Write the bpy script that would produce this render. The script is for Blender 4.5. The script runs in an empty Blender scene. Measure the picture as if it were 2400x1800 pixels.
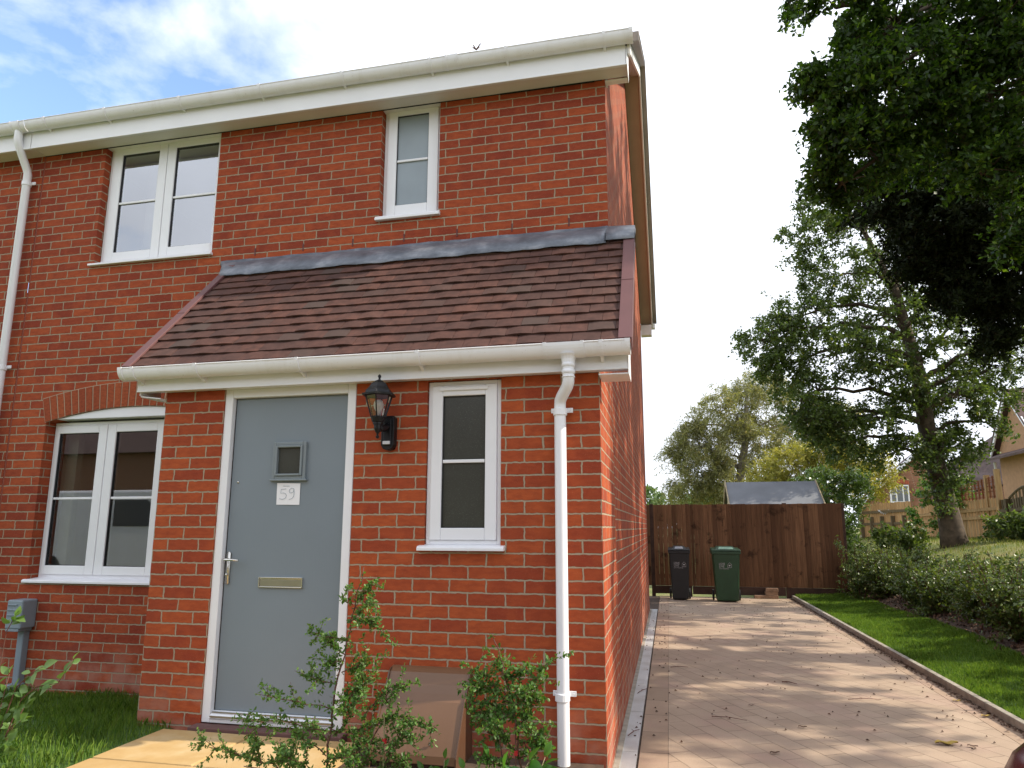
import bpy, math, random
import numpy as np
from mathutils import Vector, Matrix
random.seed(7); RNG = np.random.default_rng(7)
SC = bpy.context.scene
COL = SC.collection
PI = math.pi
R = math.radians

# ------------------------------------------------------------------ materials
def newmat(name):
    m = bpy.data.materials.new(name); m.use_nodes = True
    nt = m.node_tree; nt.nodes.clear()
    out = nt.nodes.new('ShaderNodeOutputMaterial')
    b = nt.nodes.new('ShaderNodeBsdfPrincipled')
    nt.links.new(b.outputs[0], out.inputs[0])
    return m, nt, b, out
def nd(nt, t, **kw):
    n = nt.nodes.new(t)
    for k, v in kw.items(): setattr(n, k, v)
    return n
def inp(n, k, v): n.inputs[k].default_value = v
def L(nt, a, b): nt.links.new(a, b)
def math_(nt, op, a, b=None, clamp=False):
    n = nd(nt, 'ShaderNodeMath', operation=op, use_clamp=clamp)
    for i, v in enumerate((a, b)):
        if v is None: continue
        if hasattr(v, 'links') or hasattr(v, 'node'): L(nt, v, n.inputs[i])
        else: n.inputs[i].default_value = v
    return n.outputs[0]
def mixc(nt, fac, a, b, typ='MIX'):
    n = nd(nt, 'ShaderNodeMix', data_type='RGBA', blend_type=typ)
    if hasattr(fac, 'node'): L(nt, fac, n.inputs[0])
    else: n.inputs[0].default_value = fac
    for i, v in ((6, a), (7, b)):
        if hasattr(v, 'node'): L(nt, v, n.inputs[i])
        else: n.inputs[i].default_value = (*v, 1)
    return n.outputs[2]
def pos(nt): return nd(nt, 'ShaderNodeNewGeometry').outputs['Position']
def noise(nt, vec, scale, detail=3, rough=.5):
    n = nd(nt, 'ShaderNodeTexNoise'); inp(n, 'Scale', scale); inp(n, 'Detail', detail); inp(n, 'Roughness', rough)
    L(nt, vec, n.inputs['Vector']); return n
def ramp(nt, fac, stops):
    n = nd(nt, 'ShaderNodeValToRGB'); cr = n.color_ramp
    while len(cr.elements) < len(stops): cr.elements.new(.5)
    for e, (p, c) in zip(cr.elements, stops): e.position = p; e.color = (*c, 1)
    L(nt, fac, n.inputs[0]); return n.outputs[0]
def rng_(nt, v, a, b, c, d, clamp=True):
    n = nd(nt, 'ShaderNodeMapRange', clamp=clamp)
    L(nt, v, n.inputs[0])
    for i, x in enumerate((a, b, c, d)): n.inputs[i+1].default_value = x
    return n.outputs[0]
def bump(nt, b, h, strength=.5, dist=.01):
    n = nd(nt, 'ShaderNodeBump'); inp(n, 'Strength', strength); inp(n, 'Distance', dist)
    L(nt, h, n.inputs['Height']); L(nt, n.outputs[0], b.inputs['Normal'])

def simple(name, col, rough=.5, metal=0, var=.08, scale=6, bmp=0, spec=None, bscale=60):
    m, nt, b, o = newmat(name); p = pos(nt)
    n = noise(nt, p, scale, 4)
    f = rng_(nt, n.outputs[0], .3, .7, 1-var, 1+var)
    c = nd(nt, 'ShaderNodeVectorMath', operation='SCALE'); c.inputs[0].default_value = col; L(nt, f, c.inputs['Scale'])
    L(nt, c.outputs[0], b.inputs['Base Color'])
    inp(b, 'Roughness', rough); inp(b, 'Metallic', metal)
    if spec is not None: inp(b, 'Specular IOR Level', spec)
    if bmp: bump(nt, b, noise(nt, p, bscale, 3).outputs[0], bmp, .004)
    return m

def brick_mat(name, zph, c1, c2, mortar, w=.225, h=.075, joint=.0058, swap=False, dust=True):
    m, nt, b, o = newmat(name); p = pos(nt)
    s = nd(nt, 'ShaderNodeSeparateXYZ'); L(nt, p, s.inputs[0])
    u = math_(nt, 'ADD', s.outputs[0], s.outputs[1])
    zz = math_(nt, 'SUBTRACT', s.outputs[2], zph)
    n1 = noise(nt, p, 33, 3); n2 = noise(nt, p, 9, 2)
    sp = nd(nt, 'ShaderNodeSeparateColor'); L(nt, n1.outputs['Color'], sp.inputs[0])
    sq = nd(nt, 'ShaderNodeSeparateColor'); L(nt, n2.outputs['Color'], sq.inputs[0])
    du = math_(nt, 'MULTIPLY', math_(nt, 'SUBTRACT', sp.outputs[0], .5), .013)
    dz = math_(nt, 'MULTIPLY', math_(nt, 'SUBTRACT', sp.outputs[1], .5), .012)
    du2 = math_(nt, 'MULTIPLY', math_(nt, 'SUBTRACT', sq.outputs[0], .5), .018)
    u = math_(nt, 'ADD', math_(nt, 'ADD', u, du), du2); zz = math_(nt, 'ADD', zz, dz)
    cb = nd(nt, 'ShaderNodeCombineXYZ'); L(nt, u, cb.inputs[0]); L(nt, zz, cb.inputs[1])
    bt = nd(nt, 'ShaderNodeTexBrick', offset=.5, squash=1)
    L(nt, cb.outputs[0], bt.inputs['Vector'])
    for k, v in (('Scale', 1), ('Mortar Size', joint), ('Mortar Smooth', .25), ('Bias', -.05), ('Brick Width', w), ('Row Height', h)): inp(bt, k, v)
    inp(bt, 'Color1', (*c1, 1)); inp(bt, 'Color2', (*c2, 1)); inp(bt, 'Mortar', (*c1, 1))
    # smears and creases of sand faced clay inside each brick
    st = nd(nt, 'ShaderNodeCombineXYZ'); L(nt, math_(nt, 'MULTIPLY', u, 9), st.inputs[0]); L(nt, math_(nt, 'MULTIPLY', zz, 26), st.inputs[1])
    f1 = noise(nt, st.outputs[0], 1.6, 5, .6)
    c = mixc(nt, rng_(nt, f1.outputs[0], .38, .78, 0, .75), bt.outputs['Color'], tuple(x*.74 for x in c1))
    c = mixc(nt, rng_(nt, noise(nt, p, 7, 4).outputs[0], .5, .8, 0, .5), c, tuple(min(1, x*1.15) for x in c2))
    big = noise(nt, p, .7, 2)
    c = mixc(nt, rng_(nt, big.outputs[0], .35, .7, .0, .28), c, tuple(x*.8 for x in c1))
    sandy = noise(nt, p, 170, 2)
    c = mixc(nt, rng_(nt, sandy.outputs[0], .62, .78, 0, .3), c, (.55, .33, .2))
    mo = mixc(nt, noise(nt, p, 25, 3).outputs[0], tuple(x*.78 for x in mortar), tuple(min(1, x*1.15) for x in mortar))
    if dust:
        dz_ = rng_(nt, s.outputs[2], .22, .46, 1, 0)
        dn = rng_(nt, noise(nt, p, 5, 4).outputs[0], .42, .62, 0, .5)
        c = mixc(nt, math_(nt, 'MULTIPLY', dz_, dn), c, (.42, .23, .17))
    c = mixc(nt, bt.outputs['Fac'], c, mo)
    L(nt, c, b.inputs['Base Color']); inp(b, 'Roughness', .88); inp(b, 'Specular IOR Level', .25)
    hgt = math_(nt, 'SUBTRACT', math_(nt, 'MULTIPLY', f1.outputs[0], .28), bt.outputs['Fac'])
    hgt = math_(nt, 'ADD', hgt, math_(nt, 'MULTIPLY', sandy.outputs[0], .1))
    bump(nt, b, hgt, 1, .007)
    return m

def island_mat(name, c1, c2, rough=.6, grain=None, transl=0, spec=.5, dark=None, bmp=0, gl=None):
    """colour varies from piece to piece (tiles, boards, leaves)"""
    m, nt, b, o = newmat(name); p = pos(nt)
    g = nd(nt, 'ShaderNodeNewGeometry')
    r = g.outputs['Random Per Island']
    c = mixc(nt, r, c1, c2)
    if grain:
        mp = nd(nt, 'ShaderNodeMapping'); L(nt, p, mp.inputs[0]); inp(mp, 'Scale', grain)
        gn = noise(nt, mp.outputs[0], 1, 5, .6)
        c = mixc(nt, rng_(nt, gn.outputs[0], .3, .75, 0, .75), c, tuple(x*.45 for x in c1))
        if bmp: bump(nt, b, gn.outputs[0], bmp, .004)
    if dark:
        c = mixc(nt, rng_(nt, noise(nt, p, dark[0], 5, .65).outputs[0], dark[1], dark[2], 0, dark[3]), c, tuple(x*.3 for x in c1))
    if gl: c = mixc(nt, rng_(nt, math_(nt, 'FRACT', math_(nt, 'MULTIPLY', r, 7.31)), 1-gl[0], 1, 0, 1), c, gl[1])
    L(nt, c, b.inputs['Base Color']); inp(b, 'Roughness', rough); inp(b, 'Specular IOR Level', spec)
    if transl:
        t = nd(nt, 'ShaderNodeBsdfTranslucent')
        tc = mixc(nt, 1, c, (1.5, 1.55, .55), 'MULTIPLY'); L(nt, tc, t.inputs[0])
        mx = nd(nt, 'ShaderNodeMixShader'); inp(mx, 0, transl)
        L(nt, b.outputs[0], mx.inputs[1]); L(nt, t.outputs[0], mx.inputs[2]); L(nt, mx.outputs[0], o.inputs[0])
    return m

def glass_mat(name, tint=(.8, .82, .8), boost=.05):
    m, nt, b, o = newmat(name); nt.nodes.remove(b)
    t = nd(nt, 'ShaderNodeBsdfTransparent'); t.inputs[0].default_value = (*tint, 1)
    g = nd(nt, 'ShaderNodeBsdfGlossy'); inp(g, 'Roughness', .01); g.inputs[0].default_value = (.95, .97, 1, 1)
    f = nd(nt, 'ShaderNodeFresnel'); inp(f, 'IOR', 1.5)
    mx = nd(nt, 'ShaderNodeMixShader'); L(nt, math_(nt, 'ADD', math_(nt, 'MULTIPLY', f.outputs[0], 1.6), boost, True), mx.inputs[0])
    L(nt, t.outputs[0], mx.inputs[1]); L(nt, g.outputs[0], mx.inputs[2]); L(nt, mx.outputs[0], o.inputs[0])
    return m

M = {}
RED1, RED2, MORT = (.285, .049, .021), (.445, .097, .028), (.34, .26, .18)
M['brick_main'] = brick_mat('brick_main', .0026, (.24, .039, .018), (.41, .086, .027), MORT)
M['brick_porch'] = brick_mat('brick_porch', .0223, RED1, RED2, (.365, .285, .20))
M['brick_far'] = brick_mat('brick_far', 0, (.26, .12, .07), (.36, .17, .10), (.35, .28, .2), dust=False)
M['arch'] = island_mat('arch_brick', (.30, .062, .026), (.42, .10, .036), .88, (30, 30, 60), spec=.25, bmp=.4)
M['mortar'] = simple('mortar', MORT, .9, bmp=.3)
M['upvc'] = simple('upvc_white', (.79, .795, .825), .32, var=.03, scale=3)
M['upvc_dirty'] = simple('upvc_weathered', (.74, .715, .68), .4, var=.07, scale=2.2)
def grimy():
    m, nt, b, o = newmat('upvc_gutter'); p = pos(nt)
    mp = nd(nt, 'ShaderNodeMapping'); L(nt, p, mp.inputs[0]); inp(mp, 'Scale', (9, 2, 2))
    c = mixc(nt, rng_(nt, noise(nt, mp.outputs[0], 1, 6, .7).outputs[0], .52, .80, 0, .3), (.80, .80, .83), (.50, .46, .38))
    c = mixc(nt, rng_(nt, noise(nt, p, 90, 2).outputs[0], .70, .76, 0, .6), c, (.30, .25, .2))
    L(nt, c, b.inputs['Base Color']); inp(b, 'Roughness', .33); return m
M['gutter'] = grimy()
M['seal'] = simple('seal_black', (.02, .02, .022), .5)
M['glass'] = glass_mat('window_glass', (.85, .87, .86), .26)
M['glass_dark'] = glass_mat('window_glass_low', (.55, .57, .52), .10)
def obscure(name, col, rough):
    m, nt, b, o = newmat(name); p = pos(nt)
    sp = noise(nt, p, 420, 2)
    c = mixc(nt, rng_(nt, sp.outputs[0], .66, .74, 0, .6), mixc(nt, noise(nt, p, 3, 3).outputs[0], tuple(x*.8 for x in col), tuple(x*1.2 for x in col)), (.3, .32, .3))
    L(nt, c, b.inputs['Base Color']); inp(b, 'Roughness', rough); bump(nt, b, noise(nt, p, 150, 2).outputs[0], .12, .003)
    return m
M['obscure'] = obscure('obscured_glass', (.048, .052, .045), .2)
M['frosted'] = obscure('frosted_glass', (.27, .32, .36), .3)
M['room'] = simple('room_plaster', (.72, .70, .66), .9, var=.02)
M['door'] = simple('door_paint', (.19, .228, .262), .42, var=.05, scale=1.3, bmp=.12, bscale=90)
_n = M['door'].node_tree; _b = [n for n in _n.nodes if n.type == 'BSDF_PRINCIPLED'][0]
_m = nd(_n, 'ShaderNodeMapping'); L(_n, pos(_n), _m.inputs[0]); inp(_m, 'Scale', (260, 260, 7)); bump(_n, _b, noise(_n, _m.outputs[0], 1, 3).outputs[0], .22, .003)
M['doortrim'] = simple('door_trim', (.20, .235, .255), .35, var=.03)
M['chrome'] = simple('satin_steel', (.62, .60, .56), .25, 1, var=.05)
M['dullsteel'] = simple('brushed_plate', (.42, .40, .36), .35, 1, var=.08)
M['lead'] = None
def lead():
    m, nt, b, o = newmat('lead_sheet'); p = pos(nt)
    n = noise(nt, p, 5, 6, .65)
    c = ramp(nt, n.outputs[0], [(.3, (.085, .095, .115)), (.52, (.16, .175, .205)), (.72, (.30, .31, .34))])
    L(nt, c, b.inputs['Base Color']); inp(b, 'Roughness', .5); inp(b, 'Metallic', .35)
    bump(nt, b, noise(nt, p, 14, 3).outputs[0], .6, .012); return m
M['lead'] = lead()
M['tile'] = island_mat('clay_tiles', (.075, .036, .029), (.125, .053, .038), .8, (16, 16, 16), spec=.3, bmp=.3, gl=(.2, (.068, .045, .038)))
M['tile_main'] = simple('roof_tiles_main', (.11, .055, .045), .8, var=.2, scale=12, bmp=.5)
M['verge'] = simple('verge_plastic', (.125, .052, .052), .55, var=.06)
M['lantern'] = simple('lantern_black', (.008, .008, .010), .38, var=.1, scale=20, spec=.3)
M['bulb'] = simple('bulb_opal', (.75, .74, .72), .3)
M['pir'] = simple('sensor_white', (.55, .56, .6), .3)
M['paper'] = simple('paper', (.80, .80, .83), .8, var=.02)
M['ink'] = simple('pencil_line', (.16, .24, .30), .7)
M['greybox'] = simple('grey_plastic', (.22, .27, .31), .45, var=.06, scale=9)
M['brownbox'] = simple('brown_grp', (.175, .09, .047), .36, var=.1, scale=3, bmp=.1)
M['brownbox_dark'] = simple('brown_grp_base', (.06, .035, .026), .6)
M['concrete'] = simple('concrete_kerb', (.30, .27, .22), .9, var=.25, scale=14, bmp=.5)
M['drain'] = None
def drain():
    m, nt, b, o = newmat('drain_grate'); p = pos(nt)
    s = nd(nt, 'ShaderNodeSeparateXYZ'); L(nt, p, s.inputs[0])
    w = math_(nt, 'ABSOLUTE', math_(nt, 'SUBTRACT', math_(nt, 'FRACT', math_(nt, 'MULTIPLY', s.outputs[1], 62)), .5))
    k = rng_(nt, w, .1, .3, 0, 1)
    c = mixc(nt, k, (.30, .31, .32), (.66, .66, .65))
    L(nt, mixc(nt, rng_(nt, noise(nt, p, 4, 4).outputs[0], .45, .7, 0, .45), c, (.28, .25, .2)), b.inputs['Base Color'])
    inp(b, 'Metallic', .35); inp(b, 'Roughness', .45); bump(nt, b, k, .5, .004); return m
M['drain'] = drain()
def pavers(name, w, h, rot, c1, c2, joint, sq=1):
    m, nt, b, o = newmat(name); p = pos(nt)
    mp = nd(nt, 'ShaderNodeMapping'); L(nt, p, mp.inputs[0]); inp(mp, 'Rotation', (0, 0, rot))
    n0 = noise(nt, p, 14, 2)
    v = nd(nt, 'ShaderNodeVectorMath', operation='ADD'); L(nt, mp.outputs[0], v.inputs[0])
    v2 = nd(nt, 'ShaderNodeVectorMath', operation='SCALE'); L(nt, n0.outputs['Color'], v2.inputs[0]); v2.inputs['Scale'].default_value = .012
    L(nt, v2.outputs[0], v.inputs[1])
    bt = nd(nt, 'ShaderNodeTexBrick', offset=.5); L(nt, v.outputs[0], bt.inputs['Vector'])
    for k, x in (('Scale', 1), ('Mortar Size', joint), ('Mortar Smooth', .3), ('Bias', 0), ('Brick Width', w), ('Row Height', h)): inp(bt, k, x)
    inp(bt, 'Color1', (*c1, 1)); inp(bt, 'Color2', (*c2, 1)); inp(bt, 'Mortar', (*c1, 1))
    f = noise(nt, p, 3.5, 5, .6)
    c = mixc(nt, rng_(nt, f.outputs[0], .35, .7, 0, .5), bt.outputs['Color'], tuple(x*.75 for x in c1))
    pk = noise(nt, p, 2.2, 2)
    c = mixc(nt, rng_(nt, pk.outputs[0], .5, .7, 0, .45), c, (.40, .27, .22))
    fine = noise(nt, p, 120, 3)
    c = mixc(nt, rng_(nt, fine.outputs[0], .5, .75, 0, .3), c, (.18, .14, .10))
    c = mixc(nt, math_(nt, 'MULTIPLY', bt.outputs['Fac'], rng_(nt, noise(nt, p, 1.7, 2).outputs[0], .35, .6, .25, .9)), c, (.11, .085, .06))
    L(nt, c, b.inputs['Base Color']); inp(b, 'Roughness', .85); inp(b, 'Specular IOR Level', .3)
    bump(nt, b, math_(nt, 'SUBTRACT', math_(nt, 'MULTIPLY', fine.outputs[0], .25), bt.outputs['Fac']), .5, .004)
    return m
M['paving'] = pavers('block_paving', .30, .15, R(62), (.375, .28, .205), (.43, .33, .245), .0032)
M['paving_edge'] = pavers('block_paving_edge', .44, .40, R(90), (.33, .24, .17), (.40, .29, .21), .005)
M['slab'] = None
def slab():
    m, nt, b, o = newmat('sandstone'); p = pos(nt)
    g = nd(nt, 'ShaderNodeNewGeometry')
    n = noise(nt, p, 2.6, 6, .6)
    c = ramp(nt, n.outputs[0], [(.28, (.36, .22, .085)), (.5, (.48, .32, .135)), (.7, (.57, .44, .25))])
    c = mixc(nt, math_(nt, 'MULTIPLY', g.outputs['Random Per Island'], .4), c, (.42, .26, .10))
    L(nt, c, b.inputs['Base Color']); inp(b, 'Roughness', .8); bump(nt, b, noise(nt, p, 6, 5).outputs[0], .5, .012); return m
M['slab'] = slab()
M['soil'] = simple('soil', (.07, .045, .03), .95, var=.4, scale=20, bmp=.9, bscale=40)
def turf(name, c1, c2, c3, sc):
    m, nt, b, o = newmat(name); p = pos(nt)
    c = ramp(nt, noise(nt, p, sc, 6, .65).outputs[0], [(.3, c1), (.5, c2), (.7, c3)])
    L(nt, c, b.inputs['Base Color']); inp(b, 'Roughness', .9); bump(nt, b, noise(nt, p, 60, 4).outputs[0], .8, .03); return m
M['turf'] = turf('turf', (.030, .065, .012), (.06, .13, .02), (.10, .16, .035), 5)
M['bank'] = turf('bank_grass', (.09, .13, .03), (.18, .20, .05), (.26, .22, .09), 1.4)
M['earth'] = turf('ground', (.08, .10, .035), (.11, .13, .045), (.14, .14, .06), .4)
M['grass'] = island_mat('grass_blades', (.07, .16, .02), (.21, .31, .06), .5, transl=.35, spec=.35)
M['bankgrass'] = island_mat('bank_blades', (.13, .20, .045), (.30, .28, .10), .6, transl=.3, spec=.3)
M['fence'] = island_mat('fence_boards', (.115, .054, .028), (.29, .145, .074), .85, (70, 70, 2.2), spec=.2, dark=(3.2, .56, .66, .8), bmp=.5)
M['fence_dark'] = simple('fence_post', (.055, .026, .016), .85, var=.3, scale=8, bmp=.3)
M['fence_light'] = island_mat('larch_boards', (.46, .28, .13), (.62, .40, .20), .8, (40, 40, 2), spec=.2)
M['fence_old'] = island_mat('old_boards', (.16, .12, .07), (.23, .17, .10), .85, (30, 30, 2), spec=.2)
M['trellis'] = simple('trellis_wood', (.26, .10, .045), .8, var=.2)
M['felt'] = simple('roof_felt', (.175, .185, .205), .85, var=.1, scale=2.5, bmp=.3, bscale=120)
M['shedwood'] = simple('shed_wood', (.36, .29, .18), .8, var=.2, scale=8)
M['binblack'] = simple('bin_black', (.014, .014, .015), .42, var=.15)
M['bingreen'] = simple('bin_green', (.018, .055, .022), .42, var=.15)
M['binlid'] = simple('bin_lid_pale', (.26, .26, .29), .4)  # paler grey than the black body, for the sloping lid panel
M['binlidg'] = simple('bin_lid_green_pale', (.22, .38, .27), .4)  # paler green than the body, for the sloping lid panel
M['binmark'] = simple('bin_print', (.40, .38, .38), .6)
M['rubber'] = simple('rubber', (.02, .02, .02), .8)
M['loosebrick'] = simple('loose_brick', (.26, .16, .10), .9, var=.3, scale=14, bmp=.5)
M['bark'] = simple('bark', (.085, .062, .042), .95, var=.45, scale=9, bmp=1, bscale=18)
M['bark_pale'] = simple('bark_pale', (.22, .19, .15), .9, var=.4, scale=12, bmp=.6)
M['twig'] = simple('twig', (.12, .05, .035), .8, var=.3, scale=20)
M['twigpale'] = simple('twig_pale', (.28, .24, .13), .8, var=.3, scale=20)
M['litter'] = island_mat('litter', (.045, .025, .015), (.12, .06, .03), .8)
M['mulch'] = island_mat('mulch', (.07, .04, .025), (.22, .13, .08), .85)
M['yellowleaf'] = simple('yellow_leaf', (.35, .24, .04), .6)
M['leaf_oak'] = island_mat('oak_leaves', (.055, .09, .026), (.12, .17, .05), .42, transl=.42, spec=.5, gl=(.06, (.17, .16, .03)))
M['leaf_near'] = island_mat('near_oak_leaves', (.014, .034, .006), (.055, .11, .015), .45, transl=.48, spec=.4, gl=(.16, (.15, .24, .025)))  # bright lime share puts sun shining through the leaves into their colour
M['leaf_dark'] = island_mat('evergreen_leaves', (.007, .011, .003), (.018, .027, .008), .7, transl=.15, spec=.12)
M['leaf_grey'] = island_mat('willow_leaves', (.17, .18, .085), (.28, .27, .14), .55, transl=.4, spec=.35, gl=(.12, (.36, .27, .10)))
M['leaf_yellow'] = island_mat('acacia_leaves', (.20, .21, .05), (.38, .33, .09), .5, transl=.4, spec=.35)
M['leaf_laurel'] = island_mat('laurel_leaves', (.06, .11, .03), (.14, .22, .06), .25, transl=.25, spec=.7)
M['leaf_wood'] = island_mat('wood_leaves', (.075, .125, .045), (.15, .21, .075), .6, transl=.25, spec=.3)
M['leaf_hedge'] = island_mat('hedge_leaves', (.05, .085, .022), (.14, .19, .045), .35, transl=.3, spec=.6, gl=(.05, (.25, .27, .09)))
M['leaf_cot'] = island_mat('cotoneaster_leaves', (.05, .13, .025), (.15, .27, .07), .4, transl=.4, spec=.4, gl=(.05, (.30, .36, .16)))
M['leaf_big'] = island_mat('shrub_leaves', (.085, .17, .05), (.16, .27, .08), .4, transl=.4, spec=.5)
M['leaf_weed'] = island_mat('weed_leaves', (.045, .15, .02), (.12, .27, .045), .35, transl=.4, spec=.5)
M['berry'] = simple('tag_red', (.5, .02, .03), .4)
M['car'] = simple('car_paint', (.085, .006, .014), .22, .3, var=.05)
M['carglass'] = simple('car_glass', (.01, .012, .014), .05)
M['lamp_lens'] = simple('headlight_lens', (.5, .5, .52), .1)
M['render_far'] = simple('far_render', (.42, .24, .13), .9, var=.1)
M['roof_far'] = simple('far_roof', (.10, .062, .055), .85, var=.25, scale=6, bmp=.5, bscale=12)
M['black'] = simple('strip_black', (.01, .01, .01), .9)

# ------------------------------------------------------------------ mesh building
class MB:
    def __init__(s): s.v = []; s.f = []; s.mi = []
    def add(s, vs, fs, mi=0):
        k = len(s.v); s.v += [tuple(map(float, v)) for v in vs]; s.f += [tuple(i+k for i in f) for f in fs]; s.mi += [mi]*len(fs); return s
    def box(s, x0, x1, y0, y1, z0, z1, mi=0):
        return s.add([(x0,y0,z0),(x1,y0,z0),(x1,y1,z0),(x0,y1,z0),(x0,y0,z1),(x1,y0,z1),(x1,y1,z1),(x0,y1,z1)],
                     [(0,3,2,1),(4,5,6,7),(0,1,5,4),(1,2,6,5),(2,3,7,6),(3,0,4,7)], mi)
    def hexa(s, p, mi=0):   # 8 points, bottom ring then top ring
        return s.add(p, [(0,3,2,1),(4,5,6,7),(0,1,5,4),(1,2,6,5),(2,3,7,6),(3,0,4,7)], mi)
    def prism(s, ring, d, mi=0):   # ring of points extruded by vector d
        n = len(ring); r2 = [tuple(Vector(p)+Vector(d)) for p in ring]
        return s.add(list(ring)+r2, [tuple(range(n-1, -1, -1)), tuple(range(n, 2*n))]+[(i, (i+1)%n, n+(i+1)%n, n+i) for i in range(n)], mi)
    def tube(s, pts, rad, n=8, cap=True, mi=0):
        pts = [Vector(p) for p in pts]; m = len(pts)
        if not hasattr(rad, '__len__'): rad = [rad]*m
        vs = []; prev = None
        for i, p in enumerate(pts):
            t = (pts[min(i+1, m-1)]-pts[max(i-1, 0)])
            if t.length < 1e-9: t = Vector((0,0,1))
            t.normalize()
            if prev is None: a = t.orthogonal().normalized()
            else:
                a = prev-t*prev.dot(t); a = a.normalized() if a.length > 1e-6 else t.orthogonal().normalized()
            prev = a; b = t.cross(a)
            for k in range(n):
                q = 2*PI*k/n; vs.append(p+(a*math.cos(q)+b*math.sin(q))*rad[i])
        fs = [(i*n+k, i*n+(k+1)%n, (i+1)*n+(k+1)%n, (i+1)*n+k) for i in range(m-1) for k in range(n)]
        if cap: fs += [tuple(range(n-1, -1, -1)), tuple(range((m-1)*n, m*n))]
        return s.add(vs, fs, mi)
    def lathe(s, prof, c, n=16, mi=0, ax='z', ph=0):
        vs = []
        for r, z in prof:
            for k in range(n):
                a = 2*PI*k/n+ph
                if ax == 'z': vs.append((c[0]+r*math.cos(a), c[1]+r*math.sin(a), c[2]+z))
                elif ax == 'x': vs.append((c[0]+z, c[1]+r*math.cos(a), c[2]+r*math.sin(a)))
                else: vs.append((c[0]+r*math.cos(a), c[1]+z, c[2]+r*math.sin(a)))
        m = len(prof)
        fs = [(i*n+k, i*n+(k+1)%n, (i+1)*n+(k+1)%n, (i+1)*n+k) for i in range(m-1) for k in range(n)]
        fs += [tuple(range(n-1, -1, -1)), tuple(range((m-1)*n, m*n))]
        return s.add(vs, fs, mi)
    def sweep(s, ring2, x0, x1, mi=0, nx=1):   # (y,z) profile along x, open or closed strip
        n = len(ring2); vs = []
        for i in range(nx+1):
            x = x0+(x1-x0)*i/nx; vs += [(x, y, z) for y, z in ring2]
        return s.add(vs, [(i*n+k, i*n+(k+1)%n, (i+1)*n+(k+1)%n, (i+1)*n+k) for i in range(nx) for k in range(n)]+[tuple(range(n)), tuple(range(nx*n+n-1, nx*n-1, -1))], mi)
    def build(s, name, mat, parent=None, smooth=False, bevel=0, origin=None, auto=None):
        o = base(parent) if parent is not None else Vector(origin or (0, 0, 0))
        me = bpy.data.meshes.new(name)
        me.from_pydata([(v[0]-o.x, v[1]-o.y, v[2]-o.z) for v in s.v], [], s.f); 
        for mm in (mat if isinstance(mat, (list, tuple)) else [mat]): me.materials.append(mm)
        if any(s.mi): me.polygons.foreach_set('material_index', s.mi)
        me.update()
        import bmesh
        bm = bmesh.new(); bm.from_mesh(me); bmesh.ops.recalc_face_normals(bm, faces=bm.faces); bm.to_mesh(me); bm.free()
        if smooth: me.polygons.foreach_set('use_smooth', [True]*len(me.polygons))
        ob = bpy.data.objects.new(name, me); COL.objects.link(ob)
        if parent is not None: ob.parent = parent
        else: ob.location = o
        if bevel:
            b = ob.modifiers.new('bevel', 'BEVEL'); b.width = bevel; b.segments = 2; b.limit_method = 'ANGLE'; b.angle_limit = R(40)
        return ob
def base(o):
    v = Vector((0, 0, 0))
    while o is not None: v += Vector(o.location); o = o.parent
    return v
def tag(o, label=None, cat=None, group=None, kind=None):
    for k, v in (('label', label), ('category', cat), ('group', group), ('kind', kind)):
        if v: o[k] = v
    return o
def thing(name, label, cat, loc=(0, 0, 0), group=None):
    o = bpy.data.objects.new(name, None); COL.objects.link(o); o.location = loc; o.empty_display_size = .2
    return tag(o, label, cat, group)
def struct(o): return tag(o, kind='structure')

def mesh_np(name, V, F, mat, parent=None, origin=(0, 0, 0), smooth=False):
    """V (n,3) numpy, F (m,k) numpy"""
    o = base(parent) if parent is not None else Vector(origin)
    V = V-np.array(o); me = bpy.data.meshes.new(name); k = F.shape[1]
    me.vertices.add(len(V)); me.vertices.foreach_set('co', V.astype(np.float32).ravel())
    me.loops.add(F.size); me.loops.foreach_set('vertex_index', F.astype(np.int32).ravel())
    me.polygons.add(len(F)); me.polygons.foreach_set('loop_start', np.arange(0, F.size, k, dtype=np.int32))
    me.polygons.foreach_set('loop_total', np.full(len(F), k, dtype=np.int32))
    me.update(calc_edges=True); me.materials.append(mat)
    if smooth: me.polygons.foreach_set('use_smooth', [True]*len(F))
    ob = bpy.data.objects.new(name, me); COL.objects.link(ob)
    if parent is not None: ob.parent = parent
    else: ob.location = o
    return ob
def unit(a): return a/np.maximum(np.linalg.norm(a, axis=1, keepdims=True), 1e-9)
def leaf_quads(P, length, width, up=.3, droop=0, dirs=None, fold=.25):
    """one folded two-quad leaf per point"""
    n = len(P); a = RNG.normal(size=(n, 3)) if dirs is None else dirs+RNG.normal(size=(n, 3))*.35
    a[:, 2] -= droop; a = unit(a)
    nr = RNG.normal(size=(n, 3)); nr[:, 2] += up*3; b = unit(np.cross(a, nr)); c = np.cross(a, b)
    ln = (length*RNG.uniform(.65, 1.25, n))[:, None]; wd = (width*RNG.uniform(.7, 1.2, n))[:, None]
    p0 = P; p3 = P+a*ln
    m1 = P+a*ln*.35; m2 = P+a*ln*.7
    q1 = m1+b*wd*.5+c*wd*fold; q2 = m2+b*wd*.42+c*wd*fold; r1 = m1-b*wd*.5+c*wd*fold; r2 = m2-b*wd*.42+c*wd*fold
    V = np.stack([p0, q1, q2, p3, r2, r1], 1).reshape(-1, 3)
    k = np.arange(n)[:, None]*6
    F = np.concatenate([k+np.array([[0, 1, 2, 3]]), k+np.array([[0, 3, 4, 5]])], 0)
    return V, F
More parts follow.
